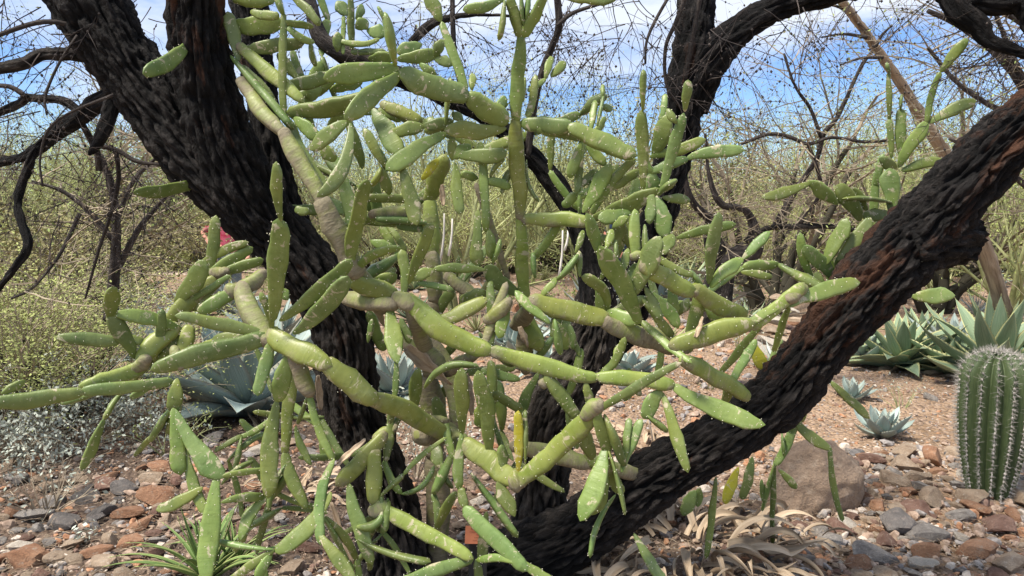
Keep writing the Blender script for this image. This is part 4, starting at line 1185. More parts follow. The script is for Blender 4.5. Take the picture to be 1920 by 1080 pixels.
# lower shrubs
for kd, px, d, top, lb in (('bush', 55, 4.9, 405, 'bright yellow green creosote bush at the left edge above the silver shrub'), ('bush', 150, 5.4, 440, 'yellow green creosote bush beside the bare drooping tree'), ('bush', -40, 5.2, 380, 'creosote bush cut by the left edge'),
        ('brown', 130, 10, 320, 'dark brown dry shrub behind the yellow green creosote'), ('brown', 250, 18.5, 340, 'dark dry shrub behind the drooping grey twigs'), ('brown', 20, 8.5, 300, 'dry shrub behind the creosote at the left edge'), ('brown', 340, 19.5, 350, 'dry shrub behind the spiky yucca at left'),
        ('brown', 1040, 19, 250, 'brown and olive thicket behind the charred fork'), ('brown', 1130, 20, 195, 'tall reddish brown thicket topping out beside the charred fork'), ('brown', 1215, 19.5, 185, 'reddish brown thicket directly behind the charred fork'), ('bush', 950, 18, 290, 'olive thicket behind the arching charred limb'),
        ('bush', 1480, 17, 330, 'olive yellow shrub above the stacked stone ledge'), ('bush', 1600, 18, 300, 'olive yellow shrub behind the right prickly pear'), ('brown', 1700, 17, 340, 'brown shrub behind the leaning limb'), ('bush', 1850, 17, 360, 'yellow green shrub behind the dark railing'),
        ('bush', 1380, 16, 350, 'pale green shrub behind the gnarled stump'), ('bush', 740, 17, 330, 'olive shrub seen through the pads left of the corky trunk'), ('bush', 860, 16, 350, 'olive shrub behind the dead grey stem')):
    bg_plant(kd, px, d, top, lb, 'shrub', sq=1.5)
for row, (d, top, n) in enumerate(((19, 375, 12), (25, 375, 20), (33, 380, 24))):
    for k in range(n):
        px = -150+2220*(k+rr.random())/n; kd = 'bush' if rr.random() < 0.6 else 'brown'
        bg_plant(kd, px, d*rr.uniform(0.93, 1.07), top+rr.uniform(-25, 25), ('low yellow green shrub' if kd == 'bush' else 'low brown dry shrub')+' in the %s line %s' % (('near', 'middle', 'far')[row], lmk(px)), 'shrub', ('yellow green' if kd == 'bush' else 'brown')+' shrubs in the %s line %s' % (('near', 'middle', 'far')[row], lmk(px)), sq=1.7)

# ---------------------------------------------------------------- prickly pears
pb = at(820, 1055, 2.95); pb[2] = 0
pm = thing('prickly_pear_cactus', 'big sprawling prickly pear with a corky trunk between the two charred trunks', 'cactus'); build_plant(pm, MAIN, 1)
pl = thing('prickly_pear_cactus', 'prickly pear limbs fanning out in front of the left charred trunk', 'cactus'); build_plant(pl, LEFT, 2)
pr = thing('prickly_pear_cactus', 'tall slender prickly pear standing behind the limb that leans right', 'cactus'); build_plant(pr, RIGHT+TRAIL, 3)
# dead papery pads
def dead_pad(root, x0, y0, x1, y1, w, d, seed):
    rs = np.random.RandomState(seed); B, T = at(x0, y0, d), at(x1, y1, d); n = 14; W = w*d/F; V = []; F4 = []; pc = []
    ax = nrm(T-B); sd = nrm(np.cross(ax, nrm(B-np.array([0, 0, CAMZ])))); nn = np.cross(sd, ax)
    ph = rs.uniform(0, 6, 6)
    for i in range(n+1):
        t = i/n; f = sin(pi*(0.08+0.86*t))**0.7; tw_ = 0.6*sin(3*t+ph[0]); c_ = sd*cos(tw_)+nn*sin(tw_); q = np.cross(ax, c_)
        for j in range(9):
            v = j/8*2-1; off = 0.25*W*cos(v*2.2+ph[1])+0.09*W*sin(11*v+ph[2]+4*t)
            V.append(B+(T-B)*t + c_*v*W/2*f*(1+0.15*sin(17*t+ph[3]+v)) + q*off + nn*0.12*W*sin(4*t+ph[4])); pc.append((v*W, t, 0.0))
    for i in range(n):
        for j in range(8): F4.append((9*i+j, 9*i+9+j, 9*i+10+j, 9*i+j+1))
    o = put('dead_pad', mesh('dead_pad', V, np.array(F4), DRY, True, attr={'pc': pc}), root); o['label'] = 'dry brown papery dead pad'
    md = o.modifiers.new('solid', 'SOLIDIFY'); md.thickness = 0.003
for i, ln in enumerate(DRYPADS.strip().splitlines()):
    x0, y0, x1, y1, w_, d_ = map(float, ln.split()); dead_pad(pl if x0 < 690 and y0 > 700 else pm, x0, y0, x1, y1, w_, d_, i)
# ---------------------------------------------------------------- agaves and yuccas
def leaf_mesh(name, L, W, mat, curl=0.0, teeth=10, fold=0.35, th=0.18, wpos=0.42, basew=0.5, tooth=0.010, wav=0.0, seed=0, nu=14, tip=0.04):
    rs = np.random.RandomState(seed); V = []; pc = []; us = np.linspace(0, 1, nu)
    def wid(u): 
        a = basew+(1-basew)*sin(min(u/wpos, 1)*pi/2); b = 1.0 if u < wpos else max(0.0, 1-((u-wpos)/(1-wpos))**1.7)
        return W/2*a*b
    def cen(u):
        a = curl*u*u; return np.array([0, L*u*cos(a*0.6)*1.0, L*u*sin(a)*0.6 if curl else 0]) 
    rows = []
    prof = [-1, -0.8, -0.45, 0, 0.45, 0.8, 1]
    for u in us:
        w = max(wid(u), 0.0008); c = cen(u); t = th*W*(1-u)**0.8*(0.3+0.7*w/(W/2))+0.0015; wv = wav*sin(u*26+seed)*W
        for v in prof: V.append(c+np.array([v*w, 0, fold*w*abs(v)**1.6+wv*abs(v)])); pc.append((v*w, u*L, abs(v)))
        for v in prof[1:-1][::-1]: V.append(c+np.array([v*w, 0, fold*w*abs(v)**1.6+wv*abs(v)-t*(1-v*v)**0.5])); pc.append((v*w, u*L, abs(v)*0.8))
    k = 12; Fl = []
    for i in range(nu-1):
        for j in range(k): Fl.append((i*k+j, i*k+(j+1) % k, (i+1)*k+(j+1) % k, (i+1)*k+j))
    n0 = len(V)
    c = cen(1.0); c2 = cen(0.93); d = nrm(c-c2); s = len(V)      # terminal spine
    for q in ((0.0022, 0, 0), (-0.0022, 0, 0), (0, 0, 0.003)): V.append(c-d*0.01+np.array(q)); pc.append((0, L, 1))
    V.append(c+d*tip*L); pc.append((0, L, 1)); Fl += [(s, s+1, s+3), (s+1, s+2, s+3), (s+2, s, s+3)]
    for q in range(teeth):
        u = 0.12+0.8*q/teeth
        for sg in (-1, 1):
            w = wid(u); c = cen(u)+np.array([sg*w, 0, fold*w+wav*sin(u*26+seed)*W]); s = len(V)
            V += [c+np.array([0, -0.006, 0]), c+np.array([0, 0.006, 0]), c+np.array([sg*tooth, -0.003, 0.002])]; pc += [(0, u, 1)]*3; Fl.append((s, s+1, s+2))
    return mesh(name, V, Fl, mat, True, attr={'pc': pc})
def rosette(name, label, cat, loc, L, W, mat, n=30, seed=0, group=None, emin=5, emax=82, part='leaf', teeth=10, fold=0.35, wav=0.0, wpos=0.42, basew=0.55, curl=(0.0, 0.25, -0.35), jit=0.15, th=0.18, nu=14, stuff=False, dead=0, tooth=0.010, lmin=0.6):
    t = thing(name, label, cat, (loc[0], loc[1], loc[2]-0.02), 0, group); R = random.Random(seed)
    ms = [leaf_mesh(part, L, W, mat, c, teeth, fold, th, wpos, basew, wav=wav, seed=i, nu=nu, tooth=tooth) for i, c in enumerate(curl)]
    if dead: dm = leaf_mesh(part, L*0.9, W*0.7, DRY, -0.5, 4, 0.9, 0.05, wpos, basew, wav=0.06, seed=9)
    for i in range(n+dead):
        f = (i+0.5)/n; az = i*2.39996+R.uniform(-jit, jit); el = radians(emin+(emax-emin)*(1-min(f, 1))**1.0*1.0+R.uniform(-5, 5)); el = radians(emax)-(radians(emax)-radians(emin))*min(f, 1)**0.85+R.uniform(-0.08, 0.08)
        m_ = ms[0] if f < 0.35 else (ms[1] if R.random() < 0.5 else ms[2])
        if i >= n: m_ = dm; el = radians(R.uniform(-8, 6))
        s = (lmin+(1.05-lmin)*min(1, f*1.6))*R.uniform(0.9, 1.1)
        o = put(part, m_, t); o.rotation_mode = 'QUATERNION'
        from mathutils import Matrix
        Mx = Matrix.Rotation(az, 4, 'Z') @ Matrix.Rotation(el, 4, 'X') @ Matrix.Rotation(R.uniform(-0.3, 0.3), 4, 'Y')
        o.rotation_quaternion = Mx.to_quaternion(); o.scale = (s*R.uniform(0.9, 1.1), s, s)
        off = Matrix.Rotation(az, 4, 'Z') @ Vector((0, 0.02*f, 0.10*L*(1-min(f, 1))+0.02)); o.location = off
    return t
def G(px, py): return gat(px, py)
rosette('agave', 'large blue grey agave half hidden behind the green pads left of the charred trunk', 'agave', G(470, 775), 0.98, 0.28, AGB, 32, 1, emin=12, teeth=14, curl=(0.05, 0.35, -0.25), dead=5, wpos=0.5)
rosette('agave', 'blue agave right behind the upright pads near the left edge of the corky joint', 'agave', G(280, 670), 0.62, 0.2, AGB, 24, 2, teeth=10, curl=(0.1, 0.3, -0.2), wpos=0.5)
rosette('agave', 'blue agave poking through the silver shrub at left', 'agave', G(90, 730), 0.42, 0.14, AGB, 18, 3, teeth=8)
rosette('agave', 'pale blue agave cut by the left edge of the picture', 'agave', G(5, 790), 0.36, 0.14, AGB, 16, 4, teeth=8)
rosette('agave', 'blue grey agave glimpsed between the charred trunk and the dead papery pad', 'agave', G(740, 740), 0.45, 0.13, AGB, 26, 5)
rosette('agave', 'blue agave seen through the gap right of the corky upright trunk', 'agave', G(1020, 700), 0.42, 0.12, AGB, 26, 6)
rosette('agave', 'blue agave low behind the base of the charred fork', 'agave', G(1180, 705), 0.34, 0.13, AGB, 20, 7)
rosette('agave', 'green agave with saw toothed leaves under the leaning limb', 'agave', G(1690, 690), 0.68, 0.19, AGG, 34, 8, teeth=14, curl=(0.0, 0.2, -0.3), dead=6, wav=0.01)
rosette('agave', 'broad leaved green agave with yellow edges behind the ribbed barrel shaped cactus', 'agave', G(1868, 712), 0.86, 0.21, AGG, 30, 9, teeth=18, curl=(0.0, 0.25, -0.3), dead=5, wav=0.012, lmin=0.8)
rosette('agave', 'blue green agave between the toothed green agave and the tan stalk', 'agave', G(1790, 660), 0.52, 0.15, AGB, 24, 10, teeth=12)
rosette('agave', 'toothed green agave leaning its leaves toward the ribbed barrel shaped cactus from the left', 'agave', G(1775, 700), 0.5, 0.13, AGG, 26, 25, teeth=12, dead=4)
rosette('agave', 'blue green agave low under the leaning limb beside its underside', 'agave', G(1620, 680), 0.42, 0.13, AGB, 22, 26, teeth=10)
rosette('agave', 'blue green agave at the right edge behind the tan stalk', 'agave', G(1925, 655), 0.55, 0.15, AGD, 24, 11, teeth=12)
rosette('agave', 'blue green agave on the far side of the toothed green one', 'agave', G(1730, 640), 0.5, 0.13, AGG, 22, 12, teeth=12)
rosette('agave', 'small pale grey green agave in front, right of the boulder', 'agave', G(1655, 818), 0.23, 0.085, AGW if False else AGB, 20, 13, teeth=8, curl=(0.1, 0.4, 0.2), emin=12, wpos=0.5)
rosette('agave', 'small grey green agave farther back beside the leaning limb', 'agave', G(1598, 748), 0.20, 0.075, AGB, 18, 14, teeth=8, curl=(0.1, 0.4, 0.2), emin=12, wpos=0.5)
rosette('agave', 'spiky white agave just left of the leaning limb', 'agave', G(1452, 690), 0.30, 0.035, AGW, 46, 15, teeth=0, fold=0.2, wpos=0.25, basew=0.9)
rosette('agave', 'dark green narrow leaved agave above the stacked stone ledge', 'agave', G(1462, 530), 0.62, 0.07, AGD, 44, 16, teeth=0, wpos=0.3, basew=0.85)
rosette('agave', 'grey green agave beside the gnarled dark stump', 'agave', G(1290, 540), 0.8, 0.14, AGG, 24, 17, teeth=0)
rosette('yucca', 'round spiky green yucca beside the pink path at left', 'yucca', G(305, 505), 0.85, 0.045, AGY, 80, 18, teeth=0, fold=0.3, wpos=0.3, basew=0.9, emin=2, nu=7)
rosette('yucca', 'second spiky yucca left of the person in red', 'yucca', G(365, 500), 0.7, 0.045, AGG, 60, 19, teeth=0, fold=0.3, wpos=0.3, basew=0.9, nu=7)
rosette('agave', 'grey blue spiky agave just below the person in red', 'agave', G(400, 478), 1.1, 0.10, AGB, 40, 20, teeth=0, nu=8)
rosette('yucca', 'pale narrow leaved yucca left of the pink path', 'yucca', G(225, 560), 0.55, 0.035, AGW, 60, 21, teeth=0, wpos=0.3, basew=0.9, nu=7)
rosette('yucca', 'grey green tuft by the near edge of the pink path', 'yucca', G(258, 580), 0.36, 0.03, AGB, 46, 22, teeth=0, wpos=0.3, basew=0.9, nu=7)
rosette('agave', 'dark strap leaved clump at the foot of the railing', 'agave', G(1900, 520), 0.55, 0.05, AGD, 50, 23, teeth=0, nu=7, emin=30)
rosette('agave', 'olive strap leaved clump right of the broken limb stub', 'agave', G(1812, 520), 0.55, 0.05, AGY, 46, 24, teeth=0, nu=7, emin=25)
for i, (x, y, L, c_, mt, lb) in enumerate(((915, 470, 1.0, 46, AGD, 'tall dark green leaves clump behind the dead grey stem'), (1010, 465, 0.9, 40, AGG, 'grey green leaf clump right of the upright cactus stem'), (960, 455, 1.1, 46, AGG, 'green sword leaved clump behind the upright cactus stem'), (860, 455, 0.9, 36, AGD, 'dark sword leaved clump left of the dead grey stem'), (1075, 450, 1.0, 40, AGD, 'dark sword leaved clump right behind the arching charred limb'), (925, 560, 0.35, 40, AGB, 'small blue grey rosette under the horizontal pad at centre'))):
    rosette('agave', lb, 'agave', G(x, y), L, 0.06*L+0.02, mt, c_, 30+i, teeth=0, nu=8, emin=35)
rosette('grass_tuft', 'dry green grass tuft on the stony ground behind the cactus', 'grass tuft', G(1022, 525), 0.42, 0.012, AGY, 110, 40, part='blade', teeth=0, wpos=0.2, basew=0.9, nu=5, emin=15, curl=(0.1, -0.5, -0.8))
rosette('strap_leaf_plant', 'bright green strap leaved plant at the foot of the pads, bottom left', 'plant', G(380, 1100)+np.array([0, 0.05, 0]), 0.34, 0.027, AGS, 34, 41, part='leaf', teeth=0, wpos=0.25, basew=0.85, nu=12, emin=26, curl=(0.1, -0.25, -0.5), fold=0.5)
rosette('strap_leaf_plant', 'small tuft of strap leaves beside the bottom left plant', 'plant', G(440, 1060), 0.26, 0.018, AGS, 22, 42, part='leaf', teeth=0, wpos=0.25, basew=0.85, nu=10, emin=30, curl=(0.1, -0.4, -0.7), fold=0.5)

for i, (x, y, L, W_, mt, n_, te, lb) in enumerate((
    (640, 560, 0.7, 0.09, AGB, 30, 0, 'blue grey rosette behind the corky joint left of centre'), (700, 500, 0.9, 0.08, AGG, 34, 0, 'grey green sword leaved clump behind the long upright pad'), (760, 470, 1.0, 0.07, AGD, 36, 0, 'dark green clump behind the corky trunk'),
    (1130, 600, 0.5, 0.12, AGB, 24, 0, 'blue agave wedged behind the charred fork'), (1060, 640, 0.42, 0.10, AGB, 26, 0, 'blue grey agave under the corky horizontal joint'), (1240, 580, 0.55, 0.12, AGB, 24, 0, 'blue agave right behind the right charred stem'),
    (960, 660, 0.40, 0.09, AGB, 24, 0, 'small blue agave at the foot of the upright stem'), (1240, 500, 0.9, 0.10, AGG, 30, 0, 'grey green agave left of the gnarled stump'), (1395, 620, 0.32, 0.05, AGG, 30, 0, 'small green rosette on the gravel before the stone ledge'),
    (160, 600, 0.6, 0.06, AGG, 34, 0, 'grey green rosette at the foot of the creosote'), (340, 620, 0.34, 0.05, AGB, 34, 0, 'small blue rosette at the near side of the pink path'), (430, 590, 0.5, 0.13, AGB, 22, 10, 'blue agave above the corky elbow at left'),
    (520, 640, 0.5, 0.14, AGB, 22, 10, 'blue agave partly behind the star of pads at left'), (1560, 500, 0.6, 0.05, AGY, 40, 0, 'olive narrow leaved clump above the right of the stone ledge'), (1660, 560, 0.5, 0.08, AGG, 28, 0, 'green agave just behind the leaning limb'),
    (30, 560, 0.7, 0.05, AGY, 44, 0, 'straw green clump at the left edge under the creosote'), (1760, 560, 0.5, 0.05, AGY, 40, 0, 'olive clump below the broken limb stub'), (610, 470, 1.0, 0.06, AGG, 40, 0, 'far green clump left of the corky limb'), (1330, 520, 0.7, 0.09, AGG, 26, 0, 'green agave at the foot of the gnarled stump'))):
    rosette('agave', lb, 'agave', G(x, y), L*1.35, W_*1.4, mt, n_, 60+i, teeth=te, nu=8, emin=18, wpos=0.35, basew=0.7)
rq = random.Random(12); seen_l = {}
for (x0, x1, y0, y1, n) in ((640, 1300, 440, 560, 12), (660, 1280, 560, 680, 9), (1300, 1500, 430, 560, 6), (160, 420, 520, 640, 7), (1600, 1920, 500, 600, 8)):
    for k in range(n):
        x, y = x0+(x1-x0)*(k+rq.uniform(0.1, 0.9))/n, rq.uniform(y0, y1); st_ = rq.randrange(5); L = rq.uniform(0.3, 0.62)*(1.25 if y < 520 else 0.85)
        nm, W_, mt, n_ = (('blue grey rosette', 0.13, AGB, 20), ('grey green rosette', 0.10, AGG, 24), ('dark green sword leaved clump', 0.05, AGD, 30), ('pale narrow leaved tuft', 0.03, AGW, 34), ('olive narrow leaved tuft', 0.035, AGY, 34))[st_]
        band = 'on the far ground' if y < 490 else ('on the middle ground' if y < 570 else 'on the nearer ground'); lb = '%s %s %s' % (nm, band, lmk(x)); q = seen_l.get(lb, 0); seen_l[lb] = q+1
        if q: continue
        rosette('agave', lb, 'agave', G(x, y), L, W_*L*2, mt, n_, 200+k+int(x), teeth=0, nu=7, emin=12, wpos=0.35, basew=0.75)
# dead agave leaves: two collapsed clumps of curled straps
def strap(L, W, seed):
    rs = np.random.RandomState(seed); n = 18; P = np.zeros(3); yaw = 0; pit = rs.uniform(0.3, 1.0); V = []; pc = []; kp = rs.uniform(-3.6, -1.8)/n; ky = rs.uniform(-0.9, 0.9)/n; roll = rs.uniform(-0.5, 0.5); kr = rs.uniform(-1.6, 1.6)/n
    fl = rs.uniform(0.3, 1.1)
    for i in range(n+1):
        u = i/n; d = np.array([sin(yaw)*cos(pit), cos(yaw)*cos(pit), sin(pit)]); s = nrm(np.cross(d, [0, 0, 1.0])+1e-6); q = np.cross(s, d); c_, s_ = cos(roll), sin(roll); sa = s*c_+q*s_; qa = q*c_-s*s_
        w = W/2*(0.75+0.25*sin(u*pi))*(1-u**3*0.9)
        for j, v in enumerate((-1, -0.6, -0.2, 0.2, 0.6, 1)): V.append(P+sa*v*w+qa*(fl*w*abs(v)**1.5+0.12*w*sin(9*v+u*5+seed))); pc.append((v*W*0.5, u*L, 0.0))
        P = P+d*L/n; pit += kp*(0.6+0.8*u); yaw += ky; roll += kr
        if P[2] < -0.01: P[2] = -0.01; pit = max(pit, -0.05)+0.15; kp = abs(kp)*0.3 if rs.rand() < 0.5 else kp*0.5
    V = np.array(V)
    F4 = [(6*i+j, 6*i+6+j, 6*i+7+j, 6*i+j+1) for i in range(n) for j in range(5)]
    return mesh('leaf', V, np.array(F4), DRY, True, attr={'pc': pc})
STR = [strap(0.34, 0.038, s) for s in range(12)]
def dead_clump(label, loc, n, spread, seed, sc=1.0):
    t = thing('dead_agave', label, 'dead agave', loc); R = random.Random(seed)
    for i in range(n):
        a = R.uniform(0, 2*pi); r = spread*sqrt(R.random())
        o = put('leaf', STR[R.randrange(12)], t, (r*cos(a), r*sin(a)*0.8, 0.01+R.uniform(0, 0.05)), (R.uniform(-0.3, 0.3), R.uniform(-0.5, 0.5), a-pi/2+R.uniform(-0.9, 0.9)), R.uniform(0.6, 1.15)*sc)
    return t
dead_clump('collapsed dead agave with pale curled leaves under the leaning limb at the bottom', G(1290, 1035), 130, 0.46, 1)
dead_clump('collapsed dead agave with curled grey leaves behind the leaning limb', G(1215, 850), 70, 0.26, 2, 0.9)
dead_clump('scrap heap of dry brown leaves under the hanging pads left of the charred trunk', G(565, 935), 42, 0.20, 3, 0.7)
dead_clump('few dry leaves scattered right of the dead agave at the bottom', G(1440, 1010), 16, 0.26, 4, 0.6)

# ---------------------------------------------------------------- ribbed barrel-shaped cactus (young saguaro)
def saguaro():
    b = gat(1853, 928); t = thing('saguaro_cactus', 'stout ribbed young saguaro bristling with grey spines at the right edge', 'cactus', (b[0], b[1], b[2]-0.02))
    H, Rm, NR = 0.80, 0.165, 15; per = 14; NA = NR*per; NUz = 54; V = []; pc = []
    def rad(u): 
        if u < 0.80: return Rm*(0.60+0.40*sin(min(1, u/0.66)*pi/2))
        k = (u-0.80)/0.20; return Rm*sqrt(max(0, 1-k**2.3))*1.0
    def P(u, a, add=0.0):
        r = rad(u); cr = abs(cos(a*NR/2)); ribd = 0.19*(cr**1.2); rr_ = r*(0.84+ribd)+add; return np.array([cos(a)*rr_, sin(a)*rr_, u*H - (0.02*(1-cr) if u > 0.8 else 0)])
    us = list(np.linspace(0, 0.8, 40, endpoint=False))+list(0.8+0.2*np.sin(np.linspace(0, pi/2, NUz-40)))
    for u in us:
        for j in range(NA): 
            a = 2*pi*j/NA; V.append(P(u, a)*(1, 1, 1)); pc.append((a*0.2, u*H, abs(cos(a*NR/2))))
    i = np.arange(NUz-1)[:, None]*NA; j = np.arange(NA)[None]; j2 = (j+1) % NA
    Fq = np.stack([i+j, i+j2, i+NA+j2, i+NA+j], 2).reshape(-1, 4)
    m = M('saguaro_skin', 0.5, 0.3); v = m.att('pc'); x = m.xyz(v)
    c = m.mix(m.ramp(m.noise(v, 18, 5, 0.6), (0.3, 0.0), (0.7, 1.0)), (0.034, 0.056, 0.022), (0.078, 0.105, 0.042))
    c = m.mix(m.ramp(m.noise(m.mp(v, (1, 6, 1)), 30, 4, 0.6), (0.62, 0.0), (0.75, 0.5)), c, (0.15, 0.17, 0.07)); m.col(c); m.bump(m.noise(m.mp(v, (1, 8, 1)), 30, 4), 0.3, 0.01)
    put('body', mesh('body', V, Fq, m.m, True, attr={'pc': pc}), t)
    rs = np.random.RandomState(4); segs = []; ar = []
    for k in range(NR):
        a = 2*pi*(k)/NR; 
        nA = 36
        for q in range(nA):
            u = 0.03+0.97*(q+0.5)/nA; u = u if u < 0.8 else 0.8+0.2*sin((u-0.8)/0.2*pi/2*0.96)
            p = P(u, a, 0.002); n0 = nrm(np.array([cos(a), sin(a), 0.0 if u < 0.7 else (u-0.7)*5])); ar.append(p)
            for z in range(13):
                d = nrm(n0*rs.uniform(0.5, 1.2)+rs.normal(size=3)*0.62); 
                if np.dot(d, n0) < 0.05: d = d+n0*0.5
                L = rs.uniform(0.012, 0.032)*(1.3 if u > 0.75 else 1); segs.append((p, p+nrm(d)*L, 0.00085, 0.0003))
    SPN = flat('grey_spine', (0.26, 0.235, 0.21), (0.60, 0.56, 0.51), 60)
    o = put('spines', mesh_mixed('spines', [prisms(segs), octas(np.array(ar), 0.006, rs)], [SPN, SPN], False), t); o['kind'] = 'stuff'
saguaro()

# ---------------------------------------------------------------- leaning tan stalk
ts = thing('agave_stalk', 'tan peeling dead flower stalk leaning up to the left behind the broad leaved agave', 'dead stalk', gat(1900, 690))
m = M('stalk_skin', 0.85, 0.2); v = m.att('bk'); m.col(m.mix(m.ramp(m.noise(m.mp(v, (1, 1, 0.1)), 16, 6, 0.7), (0.35, 0.0), (0.62, 1.0)), (0.13, 0.085, 0.055), (0.42, 0.32, 0.22))); m.bump(m.noise(m.mp(v, (1, 1, 0.1)), 25, 5), 0.8, 0.02); STK = m.m
ptube(ts, 'stalk', D([(1548, -40, 13), (1610, 45, 15), (1672, 132, 17), (1725, 215, 19), (1778, 300, 22), (1822, 405, 25), (1858, 500, 27), (1885, 600, 30), (1900, 700, 33)], 5.6, 6.9), STK, 60.0, step=0.03, na=28, amp=0.006)
for i, (x0, y0, x1, y1) in enumerate(((1625, 70, 1540, 70), (1655, 108, 1575, 122), (1600, 30, 1545, 8), (1740, 250, 1700, 262), (1640, 90, 1670, 50))):
    o = px_tube('branch', [(x0, y0, 7, 5.75), ((x0+x1)/2, (y0+y1)/2-6, 5, 5.7), (x1, y1, 3, 5.65)], BARKL, None, 61+i, step=0.03, na=8, amp=0.0); o.parent = ts; o.location = -ts.location
dead_st = thing('dead_plant', 'thin pale dead stems standing in the far bed behind the centre of the prickly pear', 'dead stem', (0, 0, 0))
for i, (x, y0, y1) in enumerate(((1052, 520, 432), (1062, 470, 432), (830, 490, 400), (845, 480, 410))):
    o = px_tube('stem', [(x-4, y0, 5, 9.0), (x+2, (y0+y1)/2, 4, 9.0), (x+3, y1, 3, 9.0)], flat('pale_stem%d' % i, (0.5, 0.46, 0.40), (0.6, 0.56, 0.5), 10), dead_st, 71+i, step=0.1, na=6, amp=0)

# ---------------------------------------------------------------- silver shrubs, weeds
def brittle(label, loc, R0, H, n, seed, leaf=SILV, lsz=0.027, lpt=3, twig=TWIGT, dens=0.7, cat='shrub', name='brittlebush'):
    t = thing(name, label, cat, loc); R = random.Random(seed); rs = np.random.RandomState(seed); st_ = []
    for k in range(n):
        a = R.uniform(0, 2*pi); sp = R.uniform(0.1, 1.3); st_.append(((0.03*cos(a), 0.03*sin(a), -0.02), (sp*cos(a), sp*sin(a), 1.0), H*R.uniform(0.7, 1.2), 0.0045, 2))
    c = dict(step=0.045, wig=0.2, droop=[0.0, 0.02, 0.05], kids=[0, dens, dens], ang=(0.4, 1.1), ratio=0.5, rmin=0.0013, bud=0, first=2, leaflv=1, lpt=lpt, lspread=0.018, lasp=0.5)
    segs, tips = [], []
    for p, d, L, r, lv in st_: grow(segs, tips, p, d, L, r, lv, R, c)
    o = put('stems', mesh_mixed('stems', [prisms(segs)], [twig]), t); o['kind'] = 'stuff'
    if not tips: tips = [s_[1] for s_ in segs]
    T_ = np.repeat(np.array(tips), lpt, 0)+rs.normal(size=(len(tips)*lpt, 3))*0.015
    o = put('foliage', mesh_mixed('foliage', [diamonds(T_, lsz, rs, 0.5)], [leaf]), t); o['kind'] = 'stuff'
brittle('silvery leaved brittlebush at the left, in front of the blue agaves', G(150, 850), 0.4, 0.52, 30, 1)
brittle('silvery leaved brittlebush cut by the left edge', G(10, 870), 0.4, 0.5, 26, 2)
brittle('half bare brittlebush under the long horizontal pad at left', G(260, 800), 0.4, 0.42, 22, 3)
brittle('dry twiggy brittlebush with few leaves above the slate rocks', G(90, 960), 0.4, 0.34, 26, 4, lpt=1, dens=0.6)
brittle('small green weed right of the silver shrub', G(318, 850), 0.2, 0.30, 12, 5, LEAFG, 0.02, 2, TWIGG, name='green_weed', cat='weed')
brittle('tiny silvery seedling among the stones at lower left', G(172, 1010), 0.1, 0.09, 6, 6, lsz=0.03, name='seedling', cat='plant')
brittle('wispy grey green weed left of the small front agave', G(1690, 765), 0.2, 0.20, 10, 7, SILV, 0.02, 2, TWIGG, name='green_weed', cat='weed')
brittle('grey shrub glimpsed behind the left charred trunk base', G(775, 900), 0.3, 0.4, 20, 8, lsz=0.02, name='grey_shrub')
brittle('small green weed behind the corky limb right of the fork', G(1330, 730), 0.2, 0.16, 10, 9, SILV, 0.025, 2, TWIGG, name='green_weed', cat='weed')
brittle('pale grey weed on the orange gravel by the stone ledge', G(1385, 650), 0.2, 0.26, 10, 10, SILV, 0.03, 2, TWIGG, name='green_weed', cat='weed')

for i, (x, y, R0, H, lf, lb) in enumerate(((900, 440, 0.5, 1.0, SILV, 'pale grey scrub behind the dead stem'), (700, 445, 0.5, 1.1, LEAFG, 'green scrub behind the pads left of the corky trunk'), (1080, 445, 0.5, 0.9, LEAFG, 'green scrub right of the arching charred limb'),
        (1300, 470, 0.5, 1.0, SILV, 'pale grey scrub left of the gnarled stump'), (1420, 455, 0.5, 0.9, LEAFY, 'yellow green scrub right of the gnarled stump'), (1650, 470, 0.5, 1.0, LEAFG, 'olive scrub behind the lower right pads'), (1240, 450, 0.5, 1.0, LEAFY, 'yellow green scrub between the stump and the charred fork'),
        (150, 500, 0.5, 1.2, LEAFY, 'tall yellow green scrub beyond the creosote'), (30, 520, 0.5, 1.2, LEAFY, 'bright scrub beyond the left edge creosote'), (560, 470, 0.5, 1.0, SILV, 'pale scrub just right of the person in red'), (1560, 465, 0.5, 0.8, SILV, 'grey scrub above the right of the stone ledge'), (1800, 470, 0.5, 1.0, LEAFY, 'yellow scrub left of the railing'))):
    brittle(lb, G(x, y), R0, H, 26, 30+i, lf, 0.055, 3, TWIGT, name='desert_scrub')
sl_ = set()
for k in range(34):
    x, y = (rq2 := random.Random(900+k)).uniform(150, 1900), rq2.uniform(438, 585)
    nm, lf, sz_ = rq2.choice((('pale grey scrub', SILV, 0.05), ('green scrub', LEAFG, 0.045), ('yellow green scrub', LEAFY, 0.045))); band = 'on the far ground' if y < 490 else ('on the middle ground' if y < 540 else 'on the nearer ground')
    lb = 'low %s %s %s' % (nm, band, lmk(x))
    if lb in sl_: continue
    sl_.add(lb); brittle(lb, G(x, y), 0.4, rq2.uniform(0.4, 0.75)*(0.7 if y > 520 else 1), 20, 500+k, lf, sz_, 3, TWIGT, name='desert_scrub')
